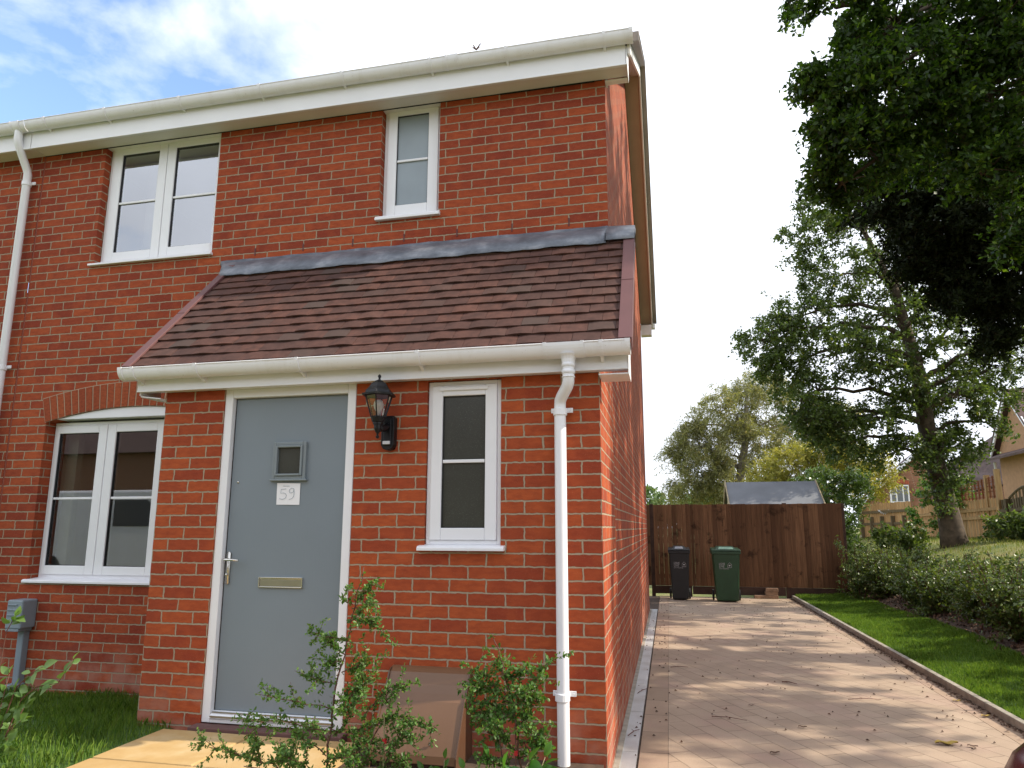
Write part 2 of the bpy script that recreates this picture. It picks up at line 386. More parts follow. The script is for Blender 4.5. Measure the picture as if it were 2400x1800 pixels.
def leaf_one(P, length, width, up=.3, droop=0, dirs=None):
    n = len(P); a = RNG.normal(size=(n, 3)) if dirs is None else dirs+RNG.normal(size=(n, 3))*.5
    a[:, 2] -= droop; a = unit(a)
    nr = RNG.normal(size=(n, 3)); nr[:, 2] += up*3; b = unit(np.cross(a, nr))
    ln = (length*RNG.uniform(.6, 1.3, n))[:, None]; wd = (width*RNG.uniform(.6, 1.2, n))[:, None]
    V = np.stack([P, P+a*ln*.45+b*wd*.5, P+a*ln, P+a*ln*.45-b*wd*.5], 1).reshape(-1, 3)
    F = np.arange(n)[:, None]*4+np.array([[0, 1, 2, 3]])
    return V, F

# ------------------------------------------------------------------ house
P = .9723            # plane of the main front wall; the porch front is y = 0
XN = -5.318          # movement joint: the neighbour begins here
house = thing('brick_house', 'red brick end terrace house with grey front door and tiled lean-to porch', 'house', (0, 0, 0))
def wall_front(mb, x0, x1, z0, z1, y, holes, depth, mi=0):
    """front sheet with rectangular holes and their reveals; holes = (x0,x1,z0,z1)"""
    xs = sorted({x0, x1, *[h[0] for h in holes], *[h[1] for h in holes]}); zs = sorted({z0, z1, *[h[2] for h in holes], *[h[3] for h in holes]})
    for i in range(len(xs)-1):
        for j in range(len(zs)-1):
            cx, cz = (xs[i]+xs[i+1])/2, (zs[j]+zs[j+1])/2
            if any(h[0] < cx < h[1] and h[2] < cz < h[3] for h in holes): continue
            mb.add([(xs[i], y, zs[j]), (xs[i+1], y, zs[j]), (xs[i+1], y, zs[j+1]), (xs[i], y, zs[j+1])], [(0, 1, 2, 3)], mi)
    for a, b, c, d in holes:
        for q in (((a, y, c), (a, y+depth, c), (a, y+depth, d), (a, y, d)), ((b, y, c), (b, y+depth, c), (b, y+depth, d), (b, y, d)),
                  ((a, y, c), (b, y, c), (b, y+depth, c), (a, y+depth, c)), ((a, y, d), (b, y, d), (b, y+depth, d), (a, y+depth, d))):
            mb.add(q, [(0, 1, 2, 3)], mi)
EZ = 5.02; RY = 8.12; HR = (4.55, 7.55)
UA = (-4.64, -3.425, 3.70, 4.98); UB = (-1.88, -1.363, 3.87, 4.98); LA = (-4.945, -3.145, .925, 2.30)
mb = MB()
# main front, with the arched head of the low window cut out of the sheet
aw = [h for h in (UA, UB)]
AC = (-4.045, -1.31); AR = 3.70; AO = AR+.215
def arcz(x, r): return AC[1]+math.sqrt(r*r-(x-AC[0])**2)
xs = sorted({XN, 0, UA[0], UA[1], UB[0], UB[1]})
wall_front(mb, XN, 0, 2.62, EZ, P, aw, .16)
wall_front(mb, XN, LA[0], -.3, 2.62, P, [], .16)
wall_front(mb, LA[1], 0, -.3, 2.62, P, [], .16)
wall_front(mb, LA[0], LA[1], -.3, LA[2], P, [], .16)
for i in range(24):
    a = LA[0]+(LA[1]-LA[0])*i/24; b = LA[0]+(LA[1]-LA[0])*(i+1)/24
    mb.add([(a, P, arcz(a, AR)), (b, P, arcz(b, AR)), (b, P, 2.62), (a, P, 2.62)], [(0, 1, 2, 3)])
    mb.add([(a, P, arcz(a, AR)), (b, P, arcz(b, AR)), (b, P+.16, arcz(b, AR)), (a, P+.16, arcz(a, AR))], [(0, 1, 2, 3)])
mb.add([(LA[0], P, LA[2]), (LA[0], P+.16, LA[2]), (LA[0], P+.16, 2.28), (LA[0], P, 2.28)], [(0, 1, 2, 3)])
mb.add([(LA[1], P, LA[2]), (LA[1], P+.16, LA[2]), (LA[1], P+.16, 2.28), (LA[1], P, 2.28)], [(0, 1, 2, 3)])
mb.add([(LA[0], P, LA[2]), (LA[1], P, LA[2]), (LA[1], P+.16, LA[2]), (LA[0], P+.16, LA[2])], [(0, 1, 2, 3)])
# gable side, back and party wall
mb.add([(0, P, -.3), (0, RY, -.3), (0, RY, EZ), (0, HR[0], HR[1]-.12), (0, P, EZ)], [(0, 1, 2, 3, 4)])
mb.add([(XN, RY, -.3), (0, RY, -.3), (0, RY, EZ), (XN, RY, EZ)], [(0, 1, 2, 3)])
mb.add([(XN, P, -.3), (XN, RY, -.3), (XN, RY, EZ), (XN, HR[0], HR[1]-.12), (XN, P, EZ)], [(0, 1, 2, 3, 4)])
mb.build('wall', M['brick_main'], house)
# movement joint
MB().box(XN-.006, XN+.006, P-.002, P+.01, 0, 4.87).build('movement_joint', simple('mastic', (.24, .06, .035), .8), house)
# small air brick holes on the gable
MB().box(-.004, .004, 6.6, 6.72, 2.35, 2.55).build('air_vent', M['brownbox_dark'], house)
# porch walls
DX = (-2.476, -1.533, .18, 2.275); PW = (-1.062, -.592, 1.255, 2.262); PL = -2.925
mb = MB(); wall_front(mb, PL, 0, -.3, 2.285, 0, [DX, PW], .12)
mb.add([(0, 0, -.3), (0, P, -.3), (0, P, 3.55), (0, 0, 2.43), (0, 0, 2.285)], [(0, 1, 2, 3, 4)])
mb.add([(PL, 0, -.3), (PL, P, -.3), (PL, P, 3.55), (PL, 0, 2.43), (PL, 0, 2.285)], [(0, 1, 2, 3, 4)])
mb.build('porch_wall', M['brick_porch'], house)
# soldier arch over the low window: a course of upright bricks standing 3 mm proud
mb = MB(); a0 = math.asin((LA[0]-.01-AC[0])/AR); a1 = -a0; nb = 26
for i in range(nb):
    t0 = a0+(a1-a0)*(i+.07)/nb; t1 = a0+(a1-a0)*(i+.93)/nb; j = random.uniform(-.002, .002)
    q = [(AC[0]+r*math.sin(t), AC[1]+r*math.cos(t)) for r, t in ((AR+.002, t0), (AR+.002, t1), (AO, t1), (AO, t0))]
    mb.prism([(x, P-.005+j, z) for x, z in q], (0, .06, 0))
arch = mb.build('brick_arch', M['arch'], house, bevel=.003)
mb = MB()
for i in range(26):
    t0 = a0+(a1-a0)*i/26; t1 = a0+(a1-a0)*(i+1)/26
    q = [(AC[0]+r*math.sin(t), AC[1]+r*math.cos(t)) for r, t in ((AR-.001, t0), (AR-.001, t1), (AO+.006, t1), (AO+.006, t0))]
    mb.add([(x, P-.0022, z) for x, z in q], [(0, 1, 2, 3)])
mb.build('mortar_bed', M['mortar'], arch)
# ---- windows
def frame_ring(mb, x0, x1, z0, z1, w, y0, y1, wb=None, wt=None):
    wb = w if wb is None else wb; wt = w if wt is None else wt
    mb.box(x0, x0+w, y0, y1, z0, z1); mb.box(x1-w, x1, y0, y1, z0, z1)
    mb.box(x0+w, x1-w, y0, y1, z0, z0+wb); mb.box(x0+w, x1-w, y0, y1, z1-wt, z1)
def window(x0, x1, z0, z1, yf, glasses, bars, sill, paneM, label=None, vent=None, par=None, outer=.03, dep=.07):
    """yf: front plane of the outer frame; glasses: (x0,x1,z0,z1) of each visible pane; sill (x0,x1,ztop,zbot,yfront)"""
    w = MB(); frame_ring(w, x0, x1, z0, z1, outer, yf, yf+dep)
    wn = w.build('window', M['upvc'], par or house, bevel=.004)
    if label: wn['label'] = label
    n = len(glasses)
    for i, (a, b, c, d) in enumerate(glasses):
        lx = x0+outer if i == 0 else (glasses[i-1][1]+a)/2+.003
        rx = x1-outer if i == n-1 else (b+glasses[i+1][0])/2-.003
        s = MB()
        s.box(lx, a, yf-.012, yf+.05, z0+outer, z1-outer); s.box(b, rx, yf-.012, yf+.05, z0+outer, z1-outer)
        s.box(a, b, yf-.012, yf+.05, z0+outer, c); s.box(a, b, yf-.012, yf+.05, d, z1-outer)
        s.build('casement', M['upvc'], wn, bevel=.005)
        g = MB(); e = .004
        g.box(a, a+e, yf-.002, yf+.03, c, d); g.box(b-e, b, yf-.002, yf+.03, c, d); g.box(a+e, b-e, yf-.002, yf+.03, c, c+e); g.box(a+e, b-e, yf-.002, yf+.03, d-e, d)
        g.build('glazing_seal', M['seal'], wn)
        g = MB(); g.add([(a+e, yf+.01, c+e), (b-e, yf+.01, c+e), (b-e, yf+.01, d-e), (a+e, yf+.01, d-e)], [(0, 1, 2, 3)])
        g.build('pane', paneM, wn)
        g = MB(); g.box(a+e, b-e, yf-.004, yf+.008, bars-.010, bars+.010); g.build('glazing_bar', M['upvc'], wn, bevel=.003)
    if sill:
        a, b, zt, zb, yy = sill
        g = MB(); g.prism([(a, yy, zb), (a, yy, zb+.018), (a, yy+.012, zt), (a, yf+.03, zt+.012), (a, yf+.03, zb+.004)], (b-a, 0, 0))
        g.build('sill', M['upvc'], wn, bevel=.003)
    if vent:
        a, b, z = vent
        g = MB(); g.box(a, b, yf-.024, yf-.0125, z-.011, z+.011); g.build('trickle_vent', M['upvc'], wn, bevel=.004)
    return wn
window(UA[0]+.004, UA[1]-.004, 3.725, 4.95, P+.07, [(-4.506, -4.107, 3.84, 4.808), (-3.93, -3.487, 3.843, 4.812)], 4.322, (UA[0]-.03, UA[1]+.012, 3.715, 3.693, P-.035), M['glass'], 'upper two casement window with clear panes')
window(UB[0]+.003, UB[1]-.003, 3.89, 4.95, P+.07, [(-1.765, -1.485, 4.01, 4.826)], 4.41, (UB[0]-.02, UB[1]+.018, 3.885, 3.85, P-.035), M['frosted'], 'narrow upper window with pale frosted glass', (-1.80, -1.455, 4.885))
window(LA[0]+.004, LA[1]-.004, .945, 2.285, P+.10, [(-4.881, -4.469, 1.05, 2.187), (-4.291, -3.877, 1.047, 2.187), (-3.70, -3.29, 1.047, 2.187)], 1.618, (LA[0]-.025, LA[1], .94, .913, P-.03), M['glass_dark'], 'low window under the brick arch', par=house)
window(PW[0]+.003, PW[1]-.003, 1.27, 2.258, .022, [(-.964, -.693, 1.367, 2.166)], 1.764, (PW[0]-.03, PW[1]+.028, 1.262, 1.235, -.045), M['obscure'], 'small porch window with dark obscured glass', (-.985, -.675, 2.208), outer=.026, dep=.06)
# white arched board above the low window
mb = MB(); n = 20
for i in range(n):
    a = LA[0]+.004+(LA[1]-LA[0]-.008)*i/n; b = LA[0]+.004+(LA[1]-LA[0]-.008)*(i+1)/n
    mb.hexa([(a, P+.012, 2.302), (b, P+.012, 2.302), (b, P+.14, 2.302), (a, P+.14, 2.302), (a, P+.012, max(2.304, arcz(a, AR)-.003)), (b, P+.012, max(2.304, arcz(b, AR)-.003)), (b, P+.14, max(2.304, arcz(b, AR)-.003)), (a, P+.14, max(2.304, arcz(a, AR)-.003))])
mb.build('arch_board', M['upvc'], house)
# rooms behind the clear glass
def room(x0, x1, y0, y1, z0, z1):
    mb = MB()
    mb.add([(x0,y0,z0),(x1,y0,z0),(x1,y1,z0),(x0,y1,z0),(x0,y0,z1),(x1,y0,z1),(x1,y1,z1),(x0,y1,z1)], [(0,3,2,1),(4,5,6,7),(1,2,6,5),(2,3,7,6),(3,0,4,7)])
    return mb.build('room_lining', M['room'], house)
room(-5.1, -2.95, P+.165, P+3.6, 2.9, 4.995); room(-5.2, -2.95, P+.175, P+4, .15, 2.55)
cm_ = simple('curtain', (.6, .6, .58), .9)
MB().box(-4.93, -4.82, P+.24, P+.30, .98, 2.27).build('curtain', cm_, house); MB().box(-4.60, -4.42, P+.5, P+.56, 3.3, 4.99).build('curtain', cm_, house)
# ---- front door
dx0, dx1, dz0, dz1 = -2.476, -1.540, .197, 2.275
mb = MB()
frame_ring(mb, dx0, dx1, dz0, dz1, .057, .008, .10, wb=.02, wt=.062)
door = mb.build('door', M['upvc'], house, bevel=.004); door['label'] = 'white door frame holding a grey panelled front door'
lf = MB(); lf.box(-2.417, -1.598, .045, .09, .262, 2.210); leaf = lf.build('door_leaf', M['door'], door, bevel=.004)
mb = MB()
for zz in (1.93, 1.62, 1.30, .98, .66, .34): pass
g = MB(); g.box(-2.417, -2.411, .0435, .046, .262, 2.21); g.build('door_seal', M['seal'], door)
g = MB(); frame_ring(g, -2.112, -1.878, 1.672, 1.912, .022, .024, .05); frame_ring(g, -2.09, -1.90, 1.694, 1.89, .014, .014, .045); g.box(-2.125, -1.865, .018, .046, 1.662, 1.674)
g.build('door_light_frame', M['doortrim'], door, bevel=.004)
g = MB(); g.box(-2.076, -1.914, .036, .044, 1.708, 1.876); g.build('door_light', M['obscure'], door)
g = MB(); frame_ring(g, -2.162, -1.860, 1.000, 1.064, .006, .030, .046); g.box(-2.156, -1.866, .034, .046, 1.050, 1.058); g.build('letter_plate', M['chrome'], door, bevel=.002)
g = MB(); g.box(-2.156, -1.866, .037, .0452, 1.006, 1.050); g.build('letter_flap', M['dullsteel'], door, bevel=.002)
g = MB()
ring = [(-2.386+.013*math.cos(a), .030, 1.205+.013*math.sin(a)) for a in [PI*k/8 for k in range(9)]]+[(-2.386+.013*math.cos(a), .030, 1.027+.013*math.sin(a)) for a in [PI+PI*k/8 for k in range(9)]]
g.prism(ring, (0, .016, 0)); g.lathe([(.008, 0), (.008, -.012), (.004, -.014)], (-2.386, .030, 1.075), 10, ax='y')
g.tube([(-2.386, .03, 1.170), (-2.386, -.012, 1.170), (-2.372, -.022, 1.170), (-2.32, -.024, 1.169), (-2.278, -.022, 1.166)], [.009, .009, .0085, .0075, .0065], 10)
g.build('door_handle', M['chrome'], door, smooth=True)
g = MB(); g.lathe([(.008, 0), (.008, -.004), (.004, -.006)], (-2.363, .045, 1.66), 12, ax='y'); g.build('spy_hole', M['chrome'], door, smooth=True)
g = MB(); g.prism([(-2.417, .030, .218), (-2.417, .012, .218), (-2.417, -.004, .226), (-2.417, .026, .258), (-2.417, .044, .262)], (.819, 0, 0)); g.build('threshold', M['upvc'], door)
g = MB(); g.box(-2.41, -1.60, -.008, .0, .232, .2405); g.box(-2.41, -1.6, .012, .022, .2555, .2595); g.build('drip_strip', M['dullsteel'], door)
g = MB(); g.box(-2.50, -1.50, -.085, .004, .10, .194); g.build('door_step', simple('step_brick', (.13, .062, .055), .8, var=.2, scale=10), house, bevel=.006)

# ---- eaves of the main roof
def gutter(x0, x1, yc, zt, r, name, par, joints, brackets, mat, endL=True, endR=True, outlet=None):
    """half round gutter: centre line yc, top zt"""
    prof = [(yc-r*math.cos(a), zt-r*1.36*math.sin(a)) for a in [PI*k/14 for k in range(15)]]
    inner = [(yc-(r-.004)*math.cos(a), zt-(r*1.36-.004)*math.sin(a)) for a in [PI*(14-k)/14 for k in range(15)]]
    mb = MB(); mb.sweep(prof+inner, x0, x1)
    mb.tube([(x0, yc-r, zt-.002), (x1, yc-r, zt-.002)], .0045, 6)
    g = mb.build(name, mat, par, smooth=False)
    for m_ in g.data.polygons: m_.use_smooth = True
    em = g.modifiers.new('split', 'EDGE_SPLIT'); em.split_angle = R(35)
    def collar(x, w, rr, nm):
        dp = r*.36
        q = [(yc-rr*math.cos(a), zt+.004-(rr+dp)*math.sin(a)) for a in [PI*k/14 for k in range(15)]]
        qi = [(yc-(rr-.006)*math.cos(a), zt+.004-(rr+dp-.006)*math.sin(a)) for a in [PI*(14-k)/14 for k in range(15)]]
        c = MB(); c.sweep(q+qi, x-w/2, x+w/2); return c
    for x in brackets:
        c = collar(x, .022, r+.007, 'b'); c.box(x-.011, x+.011, yc+r-.006, yc+r+.02, zt-r*1.36-.012, zt)
        c.prism([(x-.009, yc-.01, zt-r*1.36-.004), (x-.009, yc+.02, zt-r*1.36-.004), (x-.009, yc+r+.016, zt-r*1.36-.03), (x-.009, yc+r+.016, zt-r*1.36+.02)], (.018, 0, 0))
        c.build('gutter_bracket', mat, g)
    for x in joints:
        c = collar(x-.045, .014, r+.008, 'j'); c2 = collar(x+.045, .014, r+.008, 'j'); k = collar(x, .09, r+.004, 'j')
        c.add(c2.v, c2.f); c.add(k.v, k.f); c.build('gutter_joint', mat, g)
    for x, on, sg in ((x0, endL, 1), (x1, endR, -1)):
        if not on: continue
        c = collar(x+sg*.012, .03, r+.006, 'e')
        ring = [(x, yc-(r+.004)*math.cos(a), zt+.004-(r*1.36+.004)*math.sin(a)) for a in [PI*k/14 for k in range(15)]]
        c.prism(ring, (sg*.004, 0, 0)); c.build('gutter_end_cap', mat, g)
    return g
def eaves(par, x0, x1, boxR, boxL, nm=''):
    mb = MB(); mb.box(x0, x1, .806, .83, 4.845, 5.06)
    mb.box(x0, x1, .801, .806, 4.843, 4.857)
    mb.build('fascia', M['upvc'], par, bevel=.003)
    mb = MB()
    mb.box(x0, x1, .83, P-.002, 4.862, 4.87)
    mb.build('soffit', M['upvc_dirty'], par)
eaves(house, XN+.002, .176, True, False)
for a, b in ((UA[0], UA[1]), (UB[0], UB[1])):   # soffit boards running back over the two recessed windows
    MB().box(a+.002, b-.002, P-.002, P+.09, 4.8625, 4.9).build('window_head_board', M['upvc_dirty'], house)
mb = MB()   # boxed end
mb.prism([(.178, .801, 4.843), (.178, 1.03, 4.843), (.178, 1.12, 5.16), (.178, .801, 5.0)], (.008, 0, 0))
mb.box(.002, .177, P-.001, 1.03, 4.846, 4.854)
mb.build('box_end', M['upvc'], house, bevel=.002)
mb = MB(); mb.box(.003, .02, 1.03, 1.034, 4.83, 5.0); mb.build('eaves_cap', M['upvc'], house)
bx = [-.11+(-.79)*k for k in range(7)]
gutter(XN+.003, .235, .765, 5.075, .058, 'gutter', house, [-1.19], [.02, -.745, -1.37, -2.14, -2.90, -3.68, -4.45, -5.1], M['gutter'], endL=False)
MB().box(XN, -.02, P-.004, P+.002, 4.8555, 4.8615).box(-.85, -.08, P-.006, P+.002, 4.850, 4.8615).build('soffit_black_strip', M['black'], house)  # solid black strip along the wall top, just under the soffit
# roof
def roof(par, x0, x1, verge):
    mb = MB()
    mb.prism([(x0, .772, 5.03), (x0, .772, 5.068), (x0, HR[0], HR[1]+.045), (x0, 8.45, 5.135), (x0, 8.45, 5.09), (x0, HR[0], HR[1])], (x1-x0, 0, 0))
    r = mb.build('roof', M['tile_main'], par)
    if verge:
        g = MB()
        g.prism([(.19, .80, 4.93), (.19, .80, 5.06), (.19, HR[0], HR[1]+.03), (.19, 8.36, 5.125), (.19, 8.36, 4.95), (.19, HR[0], HR[1]-.16)], (.022, 0, 0))
        g.build('barge_board', M['upvc_dirty'], r, bevel=.003)
        g = MB()
        g.prism([(.002, 1.03, 5.10), (.002, HR[0], HR[1]-.12), (.002, 8.36, 5.0), (.002, 8.36, 4.985), (.002, HR[0], HR[1]-.14), (.002, 1.03, 5.085)], (.187, 0, 0))
        g.build('verge_soffit', simple('verge_soffit', (.36, .27, .19), .6, var=.05), r)
        g = MB()
        g.prism([(.213, .765, 5.0), (.213, .765, 5.085), (.213, HR[0], HR[1]+.06), (.213, 8.46, 5.145), (.213, 8.46, 5.075), (.213, HR[0], HR[1]-.01)], (.07, 0, 0))
        g.build('verge_strip', simple('dry_verge', (.22, .19, .165), .6), r, bevel=.004)
        g = MB(); g.box(.0, .19, 8.2, 8.36, 4.80, 4.99); g.box(-.3, .25, 8.37, 8.47, 4.97, 5.06); g.build('rear_box_end', M['upvc_dirty'], r, bevel=.003)
    return r
roof(house, XN+.003, .283, True)
# ---- lean-to roof over the porch
YE, ZE, YT, ZT_ = -.125, 2.418, .86, 3.49
SL = math.hypot(YT-YE, ZT_-ZE); dy, dz = (YT-YE)/SL, (ZT_-ZE)/SL   # up-slope direction
nyv = Vector((0, -dz, dy))                                           # outward normal
TX0, TX1 = -3.11, .17
mb = MB(); gauge = .108; ncs = int(SL/gauge)+1; tw = .165
for i in range(ncs):
    s0 = i*gauge-.01; s1 = min(s0+.17, SL+.02); off = (i % 2)*tw/2
    x = TX0-off
    while x < TX1:
        a = max(x+.0012, TX0); b = min(x+tw-.0012, TX1)
        if b-a > .012:
            lift = .023+random.uniform(-.002, .002); cam = .0035+random.uniform(-.004, .004); tilt = random.uniform(-.003, .003); sj = random.uniform(-.0025, .0025)
            ns = 5; vs = []
            for k in range(ns+1):
                u = k/ns; xx = a+(b-a)*u; arch_ = cam*math.sin(PI*min(max((xx-x)/tw, 0), 1))+tilt*(u-.5)
                for s, h in ((s0+sj, lift+arch_), (s1, .006+arch_*.4), (s0+sj, lift+arch_-.012)):
                    p_ = Vector((xx, YE+dy*s, ZE+dz*s))+nyv*h; vs.append(p_)
            fs = []
            for k in range(ns):
                o_ = k*3; fs += [(o_, o_+3, o_+4, o_+1), (o_+2, o_+5, o_+3, o_)]
            fs += [(0, 1, 2), (ns*3, ns*3+2, ns*3+1)]
            mb.add(vs, fs)
        x += tw
mb.prism([(TX0, YE-.01, ZE-.02), (TX0, YE-.01, ZE), (TX0, YT+.09, ZT_+.09), (TX0, YT+.09, ZT_+.06)], (TX1-TX0, 0, 0))
pr_ = mb.build('porch_roof', M['tile'], house)
def vband(x0, x1, s0, s1, h0, h1):
    g = MB(); a = [Vector((x0, YE+dy*s, ZE+dz*s))+nyv*h for s, h in ((s0, h0), (s1, h0), (s1, h1), (s0, h1))]
    g.prism(a, (x1-x0, 0, 0)); return g
for nm, (xa, xb, xo) in (('l', (-3.155, -3.095, -3.16)), ('r', (.125, .197, .197))):
    g = vband(xa, xb, -.02, SL*.47, .018, .034); q = vband(xa, xb, SL*.47-.004, SL+.02, .019, .037); g.add(q.v, q.f)
    q = vband(min(xo, xo+.006), max(xo, xo+.006), -.025, SL*.47, -.05, .034); g.add(q.v, q.f); q = vband(min(xo, xo+.006), max(xo, xo+.006), SL*.47-.004, SL+.02, -.052, .036); g.add(q.v, q.f)
    g.build('verge_trim', M['verge'], pr_, bevel=.002)
# lead flashing: upstand on the wall, apron dressed over the top course, with a slightly wavy edge
def lead_sheet():
    vs = []; nx = 60
    for i in range(nx+1):
        x = -3.32+(3.32-.002)*i/nx; wv = math.sin(i*1.7)*.004+math.sin(i*.61)*.005
        w2 = math.sin(i*.9+1)*.004
        vs += [(x, P-.006, 3.628+wv*.5+.00*i), (x, P-.012+w2*.5, 3.585+wv), (x, .905, 3.582+w2), (x, .825, 3.505+w2*.7+wv*.4), (x, .715, 3.385+wv*.7)]
        f_ = max(0, (-x-2.6)/.7); vs[-3] = (x+.05*f_, *vs[-3][1:]); vs[-2] = (x+.11*f_, *vs[-2][1:]); vs[-1] = (x+.17*f_, *vs[-1][1:])
    fs = [(i*5+k, (i+1)*5+k, (i+1)*5+k+1, i*5+k+1) for i in range(nx) for k in range(4)]
    g = MB(); g.add(vs, fs)
    # part lapping beyond the corner over the verge
    vs = [(-.002, .905, 3.590), (.200, .905, 3.580), (-.002, .825, 3.522), (.202, .83, 3.518), (-.002, .715, 3.400), (.203, .72, 3.400), (.204, .90, 3.54), (.204, .72, 3.365)]
    g.add(vs, [(0, 1, 3, 2), (2, 3, 5, 4), (1, 3, 7, 6)])
    o = g.build('lead_flashing', M['lead'], house, smooth=True)
    m = o.modifiers.new('thick', 'SOLIDIFY'); m.thickness = .004; m.offset = 1
    return o
lead_sheet()
wm_ = simple('weep', (.10, .02, .018), .6)   # weep vents in the joints above the lead
for x in (-3.0, -2.55, -2.1, -1.65, -1.2, -.75, -.3): MB().box(x-.005, x+.005, P-.004, P, 3.655, 3.72).build('weep_vent', wm_, house)
# porch eaves
mb = MB(); mb.box(-3.085, .172, -.085, -.06, 2.262, 2.40); mb.box(-3.085, .172, -.088, -.0852, 2.262, 2.272); mb.build('porch_fascia', M['upvc'], house, bevel=.003)
mb = MB(); mb.box(-3.08, .17, -.0595, -.003, 2.268, 2.276)
mb.prism([(.004, -.085, 2.232), (.172, -.085, 2.232), (.172, .12, 2.232), (.004, .12, 2.232)], (0, 0, .008))
mb.box(.1722, .178, -.09, .13, 2.228, 2.40)
mb.prism([(-3.085, -.05, 2.235), (-2.93, -.05, 2.215), (-2.93, .12, 2.215), (-3.085, .12, 2.235)], (0, 0, .008)); mb.box(-3.085, -3.078, -.06, .13, 2.243, 2.42)
mb.build('porch_soffit', M['upvc'], house, bevel=.002)
pg = gutter(-3.145, .19, -.145, 2.405, .056, 'porch_gutter', house, [], [-3.04, -2.57, -1.85, -1.06, .03], M['gutter'])
c = MB()
for x in (-.290, -.075):
    for rr, w in ((.064, .02),):
        q = [(-.145-rr*math.cos(a), 2.41-(rr+.021)*math.sin(a)) for a in [PI*k/14 for k in range(15)]]; qi = [(-.145-(rr-.006)*math.cos(a), 2.41-(rr+.015)*math.sin(a)) for a in [PI*(14-k)/14 for k in range(15)]]
        c.sweep(q+qi, x-w/2, x+w/2)
q = [(-.145-.0605*math.cos(a), 2.408-.0825*math.sin(a)) for a in [PI*k/14 for k in range(15)]]; qi = [(-.145-.054*math.cos(a), 2.408-.076*math.sin(a)) for a in [PI*(14-k)/14 for k in range(15)]]
c.sweep(q+qi, -.290, -.075)
c.lathe([(.058, 0), (.046, -.014), (.040, -.028), (.037, -.05)], (-.162, -.145, 2.345), 16)
c.build('running_outlet', M['upvc'], pg)
# downpipes
def pipe(pts, r, clips, name, par, mat):
    g = MB(); g.tube(pts, r, 18); o = g.build(name, mat, par, smooth=True); e = o.modifiers.new('split', 'EDGE_SPLIT'); e.split_angle = R(50)
    for (x, y, z) in clips:
        k = MB(); k.lathe([(r+.001, -.022), (r+.007, -.02), (r+.007, .018), (r+.001, .02)], (x, y, z), 18); k.box(x-r-.022, x+r+.038, y+r-.012, y+r-.004, z-.002, z+.026)
        k.lathe([(.004, 0), (.004, -.004)], (x+r+.026, y+r-.0125, z+.012), 8, ax='y'); k.build('pipe_clip', mat, o, bevel=.002)
    return o
r_ = .034
pp = pipe([(-.162, -.145, 2.33), (-.162, -.145, 2.215), (-.163, -.141, 2.190), (-.172, -.125, 2.165), (-.212, -.078, 2.115), (-.223, -.062, 2.095), (-.226, -.055, 2.07), (-.226, -.055, 2.04), (-.226, -.055, -.1)], r_, [(-.226, -.055, 2.03), (-.229, -.055, .468)], 'downpipe', house, M['upvc'])
k = MB()
for zc in (2.285, 2.245): k.lathe([(r_+.001, -.012), (r_+.0045, -.01), (r_+.0045, .01), (r_+.001, .012)], (-.162, -.145, zc), 18)
k.lathe([(r_+.001, -.004), (r_+.004, -.003), (r_+.004, .003), (r_+.001, .004)], (-.162, -.145, 2.215), 18)
k.build('pipe_collar', M['upvc'], pp, smooth=True)

# ---- neighbour to the left of the movement joint
nb_h = thing('neighbouring_house', 'red brick terrace house at the left edge, left of the white downpipe', 'house', (XN-.01, P, 0))
NX = -12
mb = MB(); y_ = P
mb.add([(NX, y_, -.3), (XN-.012, y_, -.3), (XN-.012, y_, EZ), (NX, y_, EZ)], [(0, 1, 2, 3)])
mb.add([(NX, y_, -.3), (NX, RY, -.3), (NX, RY, EZ), (NX, HR[0], HR[1]-.12), (NX, y_, EZ)], [(0, 1, 2, 3, 4)])
mb.add([(NX, RY, -.3), (XN, RY, -.3), (XN, RY, EZ), (NX, RY, EZ)], [(0, 1, 2, 3)])
mb.build('wall', M['brick_main'], nb_h)
eaves(nb_h, NX, XN-.006, False, False)
gutter(NX, XN-.003, .765, 5.075, .058, 'gutter', nb_h, [-5.43], [-5.85, -6.6], M['gutter'], endR=False)
roof(nb_h, NX, XN-.001, False)
pipe([(-5.425, .765, 5.02), (-5.425, .765, 4.93), (-5.425, .78, 4.88), (-5.43, .83, 4.80), (-5.435, .895, 4.70), (-5.435, .912, 4.66), (-5.435, .914, -.1)], .034, [(-5.435, .914, 4.56), (-5.435, .914, 2.78), (-5.435, .914, 1.0)], 'downpipe', nb_h, M['upvc'])

# ------------------------------------------------------------------ things fixed to or leaning on the house
lx, ly = -1.313, -.155
lan = thing('wall_lantern', 'black hexagonal coach lantern on the brick between door and small window', 'wall light', (-1.30, 0, 1.83))
g = MB(); ring = [(-1.335, 0, 1.865), (-1.322, 0, 1.842), (-1.293, 0, 1.832), (-1.264, 0, 1.842), (-1.252, 0, 1.865), (-1.252, 0, 2.03), (-1.262, 0, 2.045), (-1.325, 0, 2.045), (-1.335, 0, 2.03)]
g.prism(ring, (0, -.055, 0)); g.box(-1.318, -1.268, -.062, -.054, 1.86, 2.03); g.build('back_plate', M['lantern'], lan, bevel=.004)
g = MB(); g.box(-1.318, -1.272, -.068, -.055, 1.868, 1.888); g.build('motion_sensor', M['pir'], lan, bevel=.002)
g = MB(); g.tube([(-1.293, -.05, 1.985), (-1.296, -.09, 1.962), (-1.303, -.125, 1.955), (lx, ly, 1.965)], [.02, .022, .02, .018], 10); g.build('arm', M['lantern'], lan, smooth=True)
g = MB(); g.lathe([(.004, -.008), (.010, -.002), (.011, .006), (.005, .012), (.006, .02), (.012, .03), (.016, .036), (.022, .05), (.024, .075), (.030, .078), (.030, .088), (.036, .092), (.045, .125)], (lx, ly, 1.90), 12); g.build('lower_cup', M['lantern'], lan)
